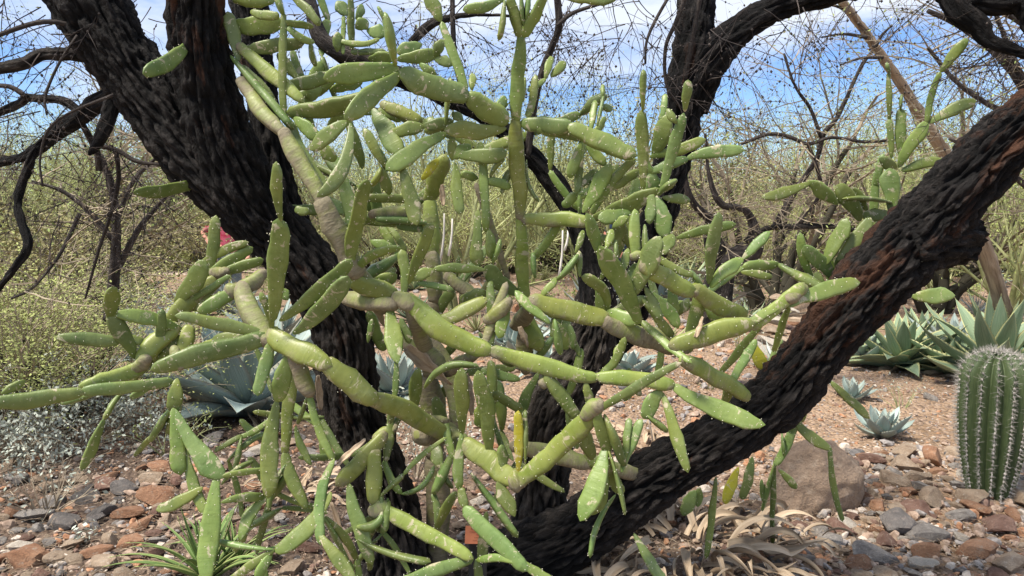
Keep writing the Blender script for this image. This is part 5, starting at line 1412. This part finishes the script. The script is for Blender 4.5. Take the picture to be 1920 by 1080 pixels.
# ---------------------------------------------------------------- rocks
def rock_mesh(seed, flatn=0.7, sub=3, hlo=0.42, hhi=0.82):
    import bmesh
    rs = np.random.RandomState(seed); bm = bmesh.new(); bmesh.ops.create_icosphere(bm, subdivisions=sub, radius=1.0)
    V = np.array([v.co[:] for v in bm.verts]); 
    for k in range(14):
        n = nrm(rs.normal(size=3)); h = rs.uniform(hlo, hhi); d = V@n-h; V -= np.where(d > 0, d, 0)[:, None]*n[None]*0.97
    for i in range(len(V)):
        v = V[i]; V[i] = v*(1+0.07*mnoise.noise((v[0]*3+seed, v[1]*3, v[2]*3))+0.035*mnoise.noise((v[0]*9+seed, v[1]*9, v[2]*9)))
    V *= np.array([1.0, rs.uniform(0.6, 0.95), flatn*rs.uniform(0.55, 1.0)])
    for v, c in zip(bm.verts, V): v.co = c
    fs = [tuple(v.index for v in f.verts) for f in bm.faces]; bm.free()
    return V, fs
RV = [rock_mesh(s) for s in range(16)]
RM = {}
def rmesh(i, col):
    if (i, col) not in RM:
        V, fs = RV[i]; me = mesh('rock', V, fs, ROCKS[col], True); RM[(i, col)] = me
        me.set_sharp_from_angle(angle=radians(28)) if hasattr(me, 'set_sharp_from_angle') else None
    return RM[(i, col)]
taken = []
def rock(px, py, w, col, label, i=None, h=None, group=None, rz=None, tilt=None):
    g = gat(px, py); s = w/2*g[1]/F; R = random.Random(int(px*7+py*13))
    i = R.randrange(16) if i is None else i
    o = put('rock', rmesh(i, col), None, (g[0], g[1], g[2]+s*0.22), (R.uniform(-0.25, 0.25), R.uniform(-0.25, 0.25), R.uniform(0, 6.28) if rz is None else rz), (s*1.08, s, s*(h or R.uniform(0.7, 1.1))))
    tag(o, label, 'rock', group); taken.append((g[0], g[1], s)); return o
# boulder
g = gat(1545, 955); s = 0.30
V, fs = rock_mesh(78, 0.95, 5, 0.78, 0.92); V = np.array([v*(1+0.07*mnoise.noise((v[0]*4, v[1]*4, v[2]*4))+0.03*mnoise.noise((v[0]*11, v[1]*11, v[2]*11))+0.014*mnoise.noise((v[0]*30, v[1]*30, v[2]*30))) for v in V])
V[:, 0] *= 1+0.12*np.clip(V[:, 2], -1, 1)*-1
o = put('boulder', mesh('boulder', V, fs, BOULD, True), None, (g[0], g[1]+0.12, 0.10), (0.1, -0.1, 0.5), (0.34, 0.31, 0.34)); tag(o, 'big rounded brown boulder under the leaning limb', 'boulder'); taken.append((g[0], g[1]+0.1, 0.27))
for a in ((1672, 905, 74, 'tan', 'tan stone leaning diagonally beside the boulder'), (1690, 995, 108, 'dark slate', 'dark slate rock right of the boulder foot'), (1640, 1050, 110, 'grey', 'pale grey rock in the middle of the rubble below the slate'),
          (1612, 1058, 84, 'rust orange', 'bright rust orange rock left of the pale grey rubble rock'), (1828, 1040, 96, 'rust orange', 'rust orange rock below the ribbed cactus'), (1486, 956, 34, 'tan', 'tan cube of stone at the left foot of the boulder'),
          (1518, 960, 36, 'tan', 'tan rounded stone at the foot of the boulder'), (1500, 992, 50, 'reddish brown', 'orange brown block in front of the boulder'), (1560, 1018, 60, 'grey', 'light grey stone in front of the boulder'),
          (1640, 868, 56, 'reddish brown', 'reddish brown block right of the boulder top'), (1700, 880, 70, 'tan', 'tan rock behind the diagonal stone'), (1800, 975, 70, 'grey', 'grey rock below left of the ribbed cactus'),
          (1870, 990, 100, 'reddish brown', 'brown angular rock at the right edge below the ribbed cactus'), (1900, 900, 50, 'grey', 'grey stone at the right edge beside the ribbed cactus'), (1560, 982, 30, 'pale cream', 'cream pebble against the boulder'),
          (1745, 945, 80, 'tan', 'tan slab between the slate rock and the ribbed cactus'), (1740, 1010, 90, 'grey', 'grey slab right of the slate rock'), (1890, 1068, 90, 'tan', 'tan rock in the bottom right corner'), (1730, 1066, 70, 'pale cream', 'cream rock at the bottom, right of the pale grey one'),
          (60, 1052, 104, 'rust orange', 'flat orange brown rock in the bottom left corner'), (140, 1056, 50, 'tan', 'yellow tan stone beside the bottom left flat rock'), (185, 1042, 76, 'rust orange', 'rust red rock in the lower left rubble'), (205, 1020, 58, 'tan', 'flat tan stone above the rust red rock'),
          (60, 975, 78, 'grey', 'flat grey slab above the bottom left rocks'), (100, 950, 60, 'grey', 'light grey stone above the flat grey slab'), (155, 940, 76, 'dark slate', 'dark slate slab under the silver shrub'), (235, 922, 62, 'dark slate', 'small dark slate stone left of centre rubble'),
          (300, 940, 86, 'rust orange', 'orange rock under the first hanging pads'), (285, 905, 60, 'tan', 'tan stone behind the orange rock'), (262, 990, 60, 'rust orange', 'rust orange rock above the strap leaved plant'), (120, 985, 90, 'dark slate', 'brown slate chunk beside the flat grey slab'),
          (480, 915, 40, 'rust orange', 'orange stone between the hanging pads'), (450, 925, 46, 'reddish brown', 'brown stone left of the orange one between the hanging pads'), (490, 850, 60, 'pale cream', 'pale stone behind the hanging pads'), (585, 1035, 56, 'reddish brown', 'purple brown stone beside the charred trunk foot'),
          (545, 1075, 80, 'tan', 'tan stone at the bottom edge left of the charred trunk'), (430, 980, 50, 'tan', 'tan stone under the curved hanging pad'), (470, 970, 46, 'grey', 'grey stone in the shade of the hanging pads'), (480, 820, 34, 'rust orange', 'small orange stone behind the thin green stems'),
          (1490, 690-80, 40, 'rust orange', 'salmon pink block beside the leaning limb'), (1425, 665, 70, 'pale cream', 'pale weathered stump like rock left of the white agave'), (880, 985, 26, 'tan', 'tan stone above the terracotta plaque'), (862, 1010, 24, 'grey', 'grey stone left of the terracotta plaque'),
          (905, 925, 34, 'rust orange', 'orange stone between the corky trunk and the charred stem'), (1742, 748, 36, 'grey', 'flat pale stone on the mulch in front of the broad agave'), (1915, 590, 46, 'grey', 'pale grey rock at the right edge by the railing'), (1910, 625, 60, 'tan', 'orange tan rock at the right edge behind the agaves')):
    rock(*a)
# scattered stones: labels by colour, size and the landmark next to them
rs = np.random.RandomState(21); cols = list(ROCKS); cw = np.array([0.38, 0.24, 0.05, 0.12, 0.11, 0.10])
REG = [('in the rubble right of the boulder', 1560, 1925, 850, 1085, 100, 26, 86), ('in the rubble around the boulder foot', 1320, 1600, 960, 1085, 30, 24, 66), ('in the rubble at lower left', -5, 330, 880, 1085, 62, 26, 86),
       ('among the hanging pads left of the charred trunk', 330, 640, 810, 1085, 42, 22, 66), ('between the two charred trunks', 790, 960, 850, 1080, 18, 16, 46)]
nind = 0
ANC = ((1672, 905, 'the diagonal tan stone'), (1690, 995, 'the big slate rock'), (1640, 1050, 'the pale grey rubble rock'), (1612, 1058, 'the bright rust orange rock'), (1828, 1040, 'the rust orange rock below the ribbed cactus'), (1870, 990, 'the brown angular rock at right'), (1745, 945, 'the tan slab'), (1848, 930, 'the foot of the ribbed cactus'),
       (1640, 868, 'the reddish block by the boulder'), (1545, 955, 'the boulder'), (1500, 992, 'the orange brown block'), (1400, 1010, 'the dead agave leaves'), (1900, 900, 'the grey right edge stone'), (1730, 1066, 'the cream bottom rock'), (1800, 975, 'the grey rock below the ribbed cactus'), (1560, 1018, 'the light grey stone'), (1740, 1010, 'the grey slab'),
       (60, 1052, 'the flat orange corner rock'), (60, 975, 'the flat grey slab at left'), (155, 940, 'the slate slab at left'), (300, 940, 'the orange rock under the pads'), (262, 990, 'the rust rock at left'), (205, 1020, 'the flat tan stone at left'), (372, 1080, 'the strap leaved plant'), (480, 915, 'the orange stone between the pads'), (585, 1035, 'the purple brown stone'),
       (545, 1075, 'the tan bottom stone'), (490, 850, 'the pale stone behind the pads'), (565, 935, 'the heap of dry leaves'), (885, 1000, 'the terracotta plaque'), (905, 925, 'the orange stone by the corky trunk'), (120, 985, 'the brown slate chunk'), (430, 980, 'the curved hanging pad'))
def near(px, py):
    x, y, t_ = min(ANC, key=lambda a: (a[0]-px)**2+((a[1]-py)*1.6)**2)
    return (('right of ' if px > x else 'left of ') if abs(px-x) > abs(py-y)*1.3 else ('in front of ' if py > y else 'behind '))+t_
for (lm, x0, x1, y0, y1, n, a, b) in REG:
    k = 0; tries = 0
    while k < n and tries < 4000:
        tries += 1; px, py = rs.uniform(x0, x1), rs.uniform(y0, y1); wd = a+(b-a)*rs.rand()**1.7
        if 1800 < px < 1900 and py < 930: continue
        g = gat(px, py); s = wd/2*g[1]/F
        if any((g[0]-t[0])**2+(g[1]-t[1])**2 < ((s+t[2])*0.62)**2 for t in taken): continue
        k += 1; col = cols[rs.choice(6, p=cw/cw.sum())]
        sz = 'large' if wd > a+(b-a)*0.55 else ('medium' if wd > a+(b-a)*0.25 else 'small')
        if True:
            nr = near(px, py); rock(px, py, wd, col, f'{sz} {col} stone {nr}', group=f'{sz} {col} stones {nr}', i=int(rs.randint(16))); nind += 1
def rubble():
    rs = np.random.RandomState(91); byc = {c: ([], []) for c in cols}; Vb = [rock_mesh(80+k, 0.8, 2) for k in range(6)]
    for (n_, x0, x1, y0, y1, a, b) in ((1300, 1150, 1990, 830, 1100, 12, 38), (620, -60, 660, 830, 1100, 12, 36), (260, 640, 1150, 780, 1100, 12, 30), (230, 1180, 1990, 640, 850, 7, 18), (1000, 620, 1500, 455, 800, 8, 30), (320, -60, 520, 530, 760, 8, 22), (260, 1550, 1980, 480, 620, 6, 20)):
        for _ in range(n_):
            x, y = rs.uniform(x0, x1), rs.uniform(y0, y1); g = gat(x, y); s = (a+(b-a)*rs.rand()**1.8)/2*g[1]/F
            if 1790 < x < 1910 and y < 935: continue
            c = cols[rs.choice(6, p=cw/cw.sum())]; V, fs = Vb[rs.randint(6)]; q = rs.uniform(0, 6.28); ca, sa = cos(q), sin(q); t = rs.uniform(-0.4, 0.4)
            W_ = V@np.array([[ca, sa, 0], [-sa, ca, 0], [0, 0, 1]]); W_[:, 2] += W_[:, 0]*t
            byc[c][0].append(W_*s+g+np.array([0, 0, s*0.2])); byc[c][1].append(np.array(fs))
    parts = []
    for c in cols:
        Vs, Fs = byc[c]; off = np.arange(len(Vs))*len(Vb[0][0]); parts.append((np.concatenate(Vs), np.concatenate([f+o_ for f, o_ in zip(Fs, off)])))
    o = put('rubble', mesh_mixed('rubble', parts, [GRV[c] for c in cols], False)); o['kind'] = 'stuff'; o['label'] = 'small broken stones filling the gaps between the rocks'
# gravel and pebbles: nobody could count them
def gravel():
    rs = np.random.RandomState(33); byc = {c: ([], []) for c in cols}; n = 0
    P = []
    for (n_, x0, x1, y0, y1, a, b) in ((5200, -60, 1980, 840, 1130, 4, 19), (5200, 1150, 1980, 640, 900, 3, 11), (2600, -60, 900, 700, 900, 4, 13), (3200, 600, 1400, 470, 800, 3, 9), (1200, 1700, 1980, 480, 600, 3, 9), (700, -60, 420, 520, 700, 3, 9)):
        px = rs.uniform(x0, x1, n_); py = rs.uniform(y0, y1, n_)
        for x, y in zip(px, py):
            g = gat(x, y); P.append((g, (a+(b-a)*rs.rand()**2.2)/2*g[1]/F))
    Vb = [rock_mesh(50+k, 0.8, 1) for k in range(6)]
    for g, s in P:
        c = cols[rs.choice(6, p=cw/cw.sum())]; V, fs = Vb[rs.randint(6)]; a = rs.uniform(0, 6.28); ca, sa = cos(a), sin(a); t = rs.uniform(-0.4, 0.4)
        W_ = V@np.array([[ca, sa, 0], [-sa, ca, 0], [0, 0, 1]]); W_[:, 2] += W_[:, 0]*t
        byc[c][0].append(W_*s+g+np.array([0, 0, s*0.25])); byc[c][1].append(np.array(fs))
    parts = []
    for c in cols:
        Vs, Fs = byc[c]; off = np.arange(len(Vs))*len(Vb[0][0]); parts.append((np.concatenate(Vs), np.concatenate([f+o_ for f, o_ in zip(Fs, off)])))
    o = put('gravel', mesh_mixed('gravel', parts, [GRV[c] for c in cols], False)); o['kind'] = 'stuff'; o['label'] = 'loose gravel and stone chips covering the ground'
GRV = {}
for c_, (a_, b_) in {'tan': ((0.24, 0.165, 0.12), (0.40, 0.30, 0.23)), 'grey': ((0.17, 0.15, 0.14), (0.34, 0.31, 0.29)), 'dark slate': ((0.07, 0.065, 0.065), (0.14, 0.13, 0.125)), 'rust orange': ((0.28, 0.13, 0.07), (0.42, 0.24, 0.14)), 'reddish brown': ((0.14, 0.085, 0.065), (0.26, 0.17, 0.13)), 'pale cream': ((0.38, 0.32, 0.26), (0.54, 0.47, 0.40))}.items():
    GRV[c_] = flat('gravel_'+c_.replace(' ', '_'), tuple(q*1.15 for q in a_), tuple(q*1.25 for q in b_), 45, 0.9)
gravel(); rubble()
# litter of fine dead twigs and straw
def litter():
    rs = np.random.RandomState(8); segs = []
    for (n_, x0, x1, y0, y1) in ((1500, -40, 420, 780, 1090), (900, 420, 1100, 860, 1100), (1500, 1080, 1500, 840, 1090), (900, 1500, 1980, 760, 1090), (500, 1100, 1700, 560, 760)):
        for k in range(n_):
            g = gat(rs.uniform(x0, x1), rs.uniform(y0, y1)); a = rs.uniform(0, 6.28); p = g+np.array([0, 0, 0.012+0.03*rs.rand()**2]); L = rs.uniform(0.02, 0.08)
            for q in range(3):
                a += rs.uniform(-0.5, 0.5); p2 = p+np.array([cos(a), sin(a), rs.uniform(-0.25, 0.25)])*L/3; segs.append((p, p2, 0.0010, 0.0009)); p = p2
    o = put('straw_litter', mesh_mixed('straw_litter', [prisms(segs)], [flat('straw', (0.16, 0.11, 0.075), (0.42, 0.33, 0.23), 8)])); o['kind'] = 'stuff'; o['label'] = 'thin straw and twig litter on the ground'
litter()
# stacked flagstone ledge
def ledge(label, x0, x1, y0, y1, rows, per, seed, d_extra=0.0, name='stone_ledge'):
    import bmesh
    R = random.Random(seed); b = gat((x0+x1)/2, y1); t = thing(name, label, 'stone ledge', b); dpt = b[1]
    for r in range(rows):
        zt = (y1-(y1-y0)*(r+0.5)/rows); 
        for k in range(per-(r//2)):
            px = x0+(x1-x0)*(k+0.5+R.uniform(-0.15, 0.15))/(per-(r//2))+R.uniform(-6, 6); p = at(px, zt, dpt+0.28*r+R.uniform(-0.05, 0.05)); wx = (x1-x0)/per*dpt/F
            o = put('stone', rmesh(R.randrange(16), R.choice(['pale cream', 'grey', 'tan', 'tan'])), t, (p[0]-b[0], p[1]-b[1], p[2]-b[2]), (R.uniform(-0.06, 0.06), R.uniform(-0.06, 0.06), R.uniform(-0.25, 0.25)), (wx*0.72, 0.34, (y1-y0)/rows*dpt/F*0.95))
ledge('stacked pale flagstone ledge behind the right-hand pads', 1418, 1530, 492, 668, 9, 3, 1)
ledge('low pale stone outcrop seen through the pads behind the upright cactus stem', 940, 1080, 430, 485, 3, 4, 2)
ledge('pale stone edging beyond the railing at right', 1700, 1960, 455, 505, 3, 6, 3)
# ---------------------------------------------------------------- railing
rl = thing('railing', 'low dark metal railing with two rails near the right edge', 'railing', gat(1893, 500))
rb = rl.location; m = M('dark_metal', 0.5); m.col((0.03, 0.03, 0.035)); DM = m.m
def bar(root, name, a, b, r, mat=DM, k=8):
    V, Fq = prisms([(a-np.array(root.location), b-np.array(root.location), r, r)], k); Fl = [tuple(f) for f in Fq]+[tuple(range(k))[::-1], tuple(range(k, 2*k))]
    return put(name, mesh(name, V, Fl, mat, False), root)
dd = rb[1]
for x in (1893, 1905, 2010): bar(rl, 'post', at(x, 505, dd), at(x, 446, dd), 0.028)
bar(rl, 'rail', at(1800, 462, dd), at(1893, 452, dd), 0.02); bar(rl, 'rail', at(1893, 450, dd), at(2010, 448, dd), 0.02); bar(rl, 'rail', at(1893, 476, dd), at(2010, 476, dd), 0.016)
# distant white glint: low white bench seen through the shrubs
wb = thing('white_bench', 'white bench far behind the shrubs above the stone ledge', 'bench', gat(1520, 425)); wq = np.array(wb.location)
WH = flat('white_paint', (0.75, 0.75, 0.73), (0.8, 0.8, 0.78), 3)
def box(root, name, c, s, mat):
    x, y, z = s; V = [(c[0]+a*x/2, c[1]+b*y/2, c[2]+e*z/2) for a in (-1, 1) for b in (-1, 1) for e in (-1, 1)]
    return put(name, mesh(name, V, np.array([[0, 1, 3, 2], [4, 6, 7, 5], [0, 4, 5, 1], [2, 3, 7, 6], [0, 2, 6, 4], [1, 5, 7, 3]]), mat, False), root)
zb = at(1520, 411, wq[1])[2]-wq[2]
box(wb, 'seat', (0, 0, zb), (1.6 if wq[1] > 30 else 0.8, 0.5, 0.06), WH)
for sx in (-1, 1): box(wb, 'leg', (sx*0.35, 0, zb/2), (0.06, 0.4, zb), WH)
# ---------------------------------------------------------------- plaque and tag
def plaque():
    c = at(895, 1003, 2.75); b = gat(895, 1100); t = thing('name_plaque', 'terracotta coloured plant name plaque with small dark lettering beside the corky trunk', 'plaque', (c[0], c[1], 0)); z = c[2]
    TC = flat('terracotta_plaque', (0.26, 0.09, 0.048), (0.31, 0.115, 0.06), 30, 0.6); INK = flat('engraved_ink', (0.13, 0.04, 0.02), (0.15, 0.05, 0.03), 10)
    p = box(t, 'plate', (0, 0, 0), (0.094, 0.008, 0.066), TC); p.location = (0, 0, z); p.rotation_euler = (-0.2, 0.06, 0.08)
    R = random.Random(2)
    for r, (w_, x_) in enumerate(((0.05, 0), (0.056, -0.002), (0.034, 0.012), (0.042, 0.010), (0.05, 0.008))):
        xx = x_-w_/2
        V = []; Fl = []
        while xx < x_+w_/2:
            l = R.uniform(0.001, 0.0035); h = R.uniform(0.002, 0.0032)*(1.4 if r < 1 else 1); z0 = 0.021-r*0.0105; s = len(V)
            V += [(xx, -0.0056, z0), (xx+l, -0.0056, z0), (xx+l, -0.0056, z0+h), (xx, -0.0056, z0+h)]; Fl.append((s, s+1, s+2, s+3)); xx += l+R.uniform(0.0008, 0.0022)
        o = put('lettering', mesh('lettering', V, np.array(Fl), INK, False), p)
    m_ = M('black_stake', 0.5); m_.col((0.02, 0.02, 0.02)); box(t, 'stake', (0.0, 0.014, (z-0.03)/2), (0.07, 0.012, z-0.035), m_.m)
plaque()
t = thing('plant_tag', 'small orange plant tag on a stake in the far bed beside the grass tuft', 'plant tag', gat(1075, 525)); tq = np.array(t.location)
OR = flat('orange_tag', (0.62, 0.22, 0.08), (0.68, 0.27, 0.11), 10)
zt = at(1075, 498, tq[1])[2]-tq[2]; box(t, 'plate', (0, 0, zt), (0.115, 0.012, 0.05), OR); box(t, 'stake', (0, 0.015, zt/2-0.02), (0.02, 0.01, zt), DM)
# ---------------------------------------------------------------- people glimpsed behind the trunks
def skin_obj(name, pts, edges, mat, parent, sub=2):
    """pts: (x,y,z,rx,ry)"""
    me = bpy.data.meshes.new(name); me.from_pydata([p[:3] for p in pts], edges, []); o = put(name, me, parent)
    sk = o.modifiers.new('skin', 'SKIN'); sk.use_smooth_shade = True
    sv = me.skin_vertices[0].data if me.skin_vertices else None
    if sv is None:
        bpy.context.view_layer.objects.active = o; 
    for i, p in enumerate(pts): me.skin_vertices[0].data[i].radius = (p[3], p[4])
    me.skin_vertices[0].data[0].use_root = True
    su = o.modifiers.new('sub', 'SUBSURF'); su.levels = sub; su.render_levels = sub
    me.materials.append(mat)
    return o
def person(label, loc, rz, h, shirt, pants, hairc, arms, skinc=(0.55, 0.27, 0.19)):
    t = thing('person', label, 'person', loc, rz); s = h/1.7
    def sc(L): return [(a*s, b*s, c*s, d*s, e*s) for a, b, c, d, e in L]
    SK = flat('skin', skinc, tuple(q*1.1 for q in skinc), 5, 0.55); ST = flat('shirt_'+str(rz), shirt[0], shirt[1], 16, 0.9); PT = flat('trousers_'+str(rz), pants[0], pants[1], 10, 0.9); HR = flat('hair_'+str(rz), hairc, tuple(q*1.6 for q in hairc), 60, 0.6); SH = flat('shoe', (0.05, 0.045, 0.04), (0.08, 0.07, 0.06), 10)
    # body facing -Y: pelvis, spine, chest, neck, head; legs; arms
    P = [(0, 0, 0.95, .13, .10), (0, 0, 1.12, .125, .09), (0, 0, 1.30, .15, .10), (0, 0, 1.42, .07, .06), (0, 0, 1.48, .052, .055), (0, -.01, 1.56, .07, .085), (0, -.015, 1.63, .075, .09), (0, -.01, 1.69, .045, .055)]
    E = [(0, 1), (1, 2), (2, 3), (3, 4), (4, 5), (5, 6), (6, 7)]
    for sg, x in ((1, 1), (-1, -1)):
        k = len(P); P += [(x*.09, 0, .86, .085, .09), (x*.10, -.01, .48, .055, .06), (x*.10, .01, .12, .035, .04), (x*.10, -.02, .05, .04, .04), (x*.11, -.15, .035, .035, .025)]
        E += [(0, k), (k, k+1), (k+1, k+2), (k+2, k+3), (k+3, k+4)]
    A = []
    for sg, (el, hd) in zip((-1, 1), arms):
        k = len(P); sh = (sg*.18, 0, 1.37, .05, .05); A.append((sh, el, hd)); P += [sh, (*el, .038, .038), (*hd, .024, .022)]; E += [(2, k), (k, k+1), (k+1, k+2)]
        d = Vector(hd)-Vector(el); d.normalize(); side = d.cross(Vector((0, 1, 0.3))).normalized(); w0 = k+2
        k2 = len(P); c = Vector(hd)+d*.045; P.append((*c, .034, .016)); E.append((w0, k2))
        for q, (off, L) in enumerate(((-.03, .055), (-.01, .065), (.01, .062), (.03, .05))):
            a = c+side*off+d*.03; b2 = a+d*L*.55; b3 = b2+d*L*.4+Vector((0, -.015, -.01)); kk = len(P); P += [(*a, .009, .009), (*b2, .008, .008), (*b3, .006, .006)]; E += [(k2, kk), (kk, kk+1), (kk+1, kk+2)]
        th = Vector(hd)+d*.02+side*(-.035*sg); kk = len(P); P += [(*th, .010, .010), (*(th+d*.035-side*.012*sg), .008, .008)]; E += [(w0, kk), (kk, kk+1)]
    skin_obj('body', sc(P), E, SK, t)
    skin_obj('nose', sc([(0, -.098, 1.60, .010, .010), (0, -.112, 1.575, .013, .012)]), [(0, 1)], SK, t, 1)
    for x in (-1, 1):
        skin_obj('ear', sc([(x*.076, .005, 1.60, .008, .016), (x*.082, .01, 1.575, .006, .012)]), [(0, 1)], SK, t, 1)
        skin_obj('eye', sc([(x*.03, -.088, 1.615, .008, .006), (x*.034, -.088, 1.615, .008, .006)]), [(0, 1)], HR, t, 1)
        skin_obj('shoe', sc([(x*.10, .05, .045, .045, .04), (x*.10, -.03, .045, .048, .045), (x*.11, -.17, .035, .045, .03)]), [(0, 1), (1, 2)], SH, t, 1)
    skin_obj('mouth', sc([(-.018, -.098, 1.545, .004, .004), (.018, -.098, 1.545, .004, .004)]), [(0, 1)], flat('lip', (0.4, 0.12, 0.1), (0.45, 0.15, 0.12), 5), t, 1)
    skin_obj('hair', sc([(0, .045, 1.54, .07, .06), (0, .03, 1.62, .086, .085), (0, .01, 1.69, .075, .08), (0, 0, 1.725, .04, .045)]), [(0, 1), (1, 2), (2, 3)], HR, t)
    S_ = [(0, 0, 0.93, .155, .125), (0, 0, 1.12, .145, .11), (0, 0, 1.30, .17, .118), (0, 0, 1.40, .09, .075)]; SE = [(0, 1), (1, 2), (2, 3)]
    for sh, el, hd in A:
        k = len(S_); m_ = tuple((a+b)/2 for a, b in zip(sh[:3], el)); S_ += [(*sh[:3], .066, .066), (*m_, .062, .062), (*(a+(b-a)*.9 for a, b in zip(sh[:3], el)), .056, .056)]; SE += [(2, k), (k, k+1), (k+1, k+2)]
    skin_obj('shirt', sc(S_), SE, ST, t)
    T_ = [(0, 0, .93, .145, .12)]; TE = []
    for x in (-1, 1): k = len(T_); T_ += [(x*.09, 0, .84, .10, .10), (x*.10, -.01, .48, .082, .085), (x*.10, .01, .12, .07, .075)]; TE += [(0, k), (k, k+1), (k+1, k+2)]
    skin_obj('trousers', sc(T_), TE, PT, t)
def has_skin():
    me = bpy.data.meshes.new('t'); me.from_pydata([(0, 0, 0), (0, 0, 1)], [(0, 1)], []); o = bpy.data.objects.new('t', me); C.objects.link(o); o.modifiers.new('s', 'SKIN'); r = len(me.skin_vertices); bpy.data.objects.remove(o); return r
d1 = 11.6; x1 = at(428, 430, d1)[0]; z1 = gz(x1, d1)
person('person in a patterned red shirt and grey trousers standing behind the left charred trunk', (x1, d1, z1), 0.25, 1.66, ((0.46, 0.03, 0.07), (0.66, 0.16, 0.22)), ((0.16, 0.18, 0.18), (0.22, 0.24, 0.24)), (0.05, 0.035, 0.025), (((-.40, .02, 1.25), (-.26, -.10, 1.02)), ((.32, 0, 1.10), (.30, -.12, .88))))
d2 = 10.5; x2 = at(1172, 440, d2)[0]; z2 = gz(x2, d2)
person('person in a dark blue shirt with a bare forearm showing behind the charred fork', (x2, d2, z2), -0.1, 1.66, ((0.02, 0.03, 0.06), (0.03, 0.05, 0.10)), ((0.05, 0.05, 0.06), (0.08, 0.08, 0.09)), (0.06, 0.04, 0.03), (((-.29, .02, 1.24), (-.16, -.20, 1.02)), ((.28, 0, 1.12), (.27, -.15, .95))), (0.62, 0.27, 0.19))
print('skin layers', has_skin(), 'objects', len(S.objects), 'tris', sum(len(m.loops)-2*len(m.polygons) for m in bpy.data.meshes))
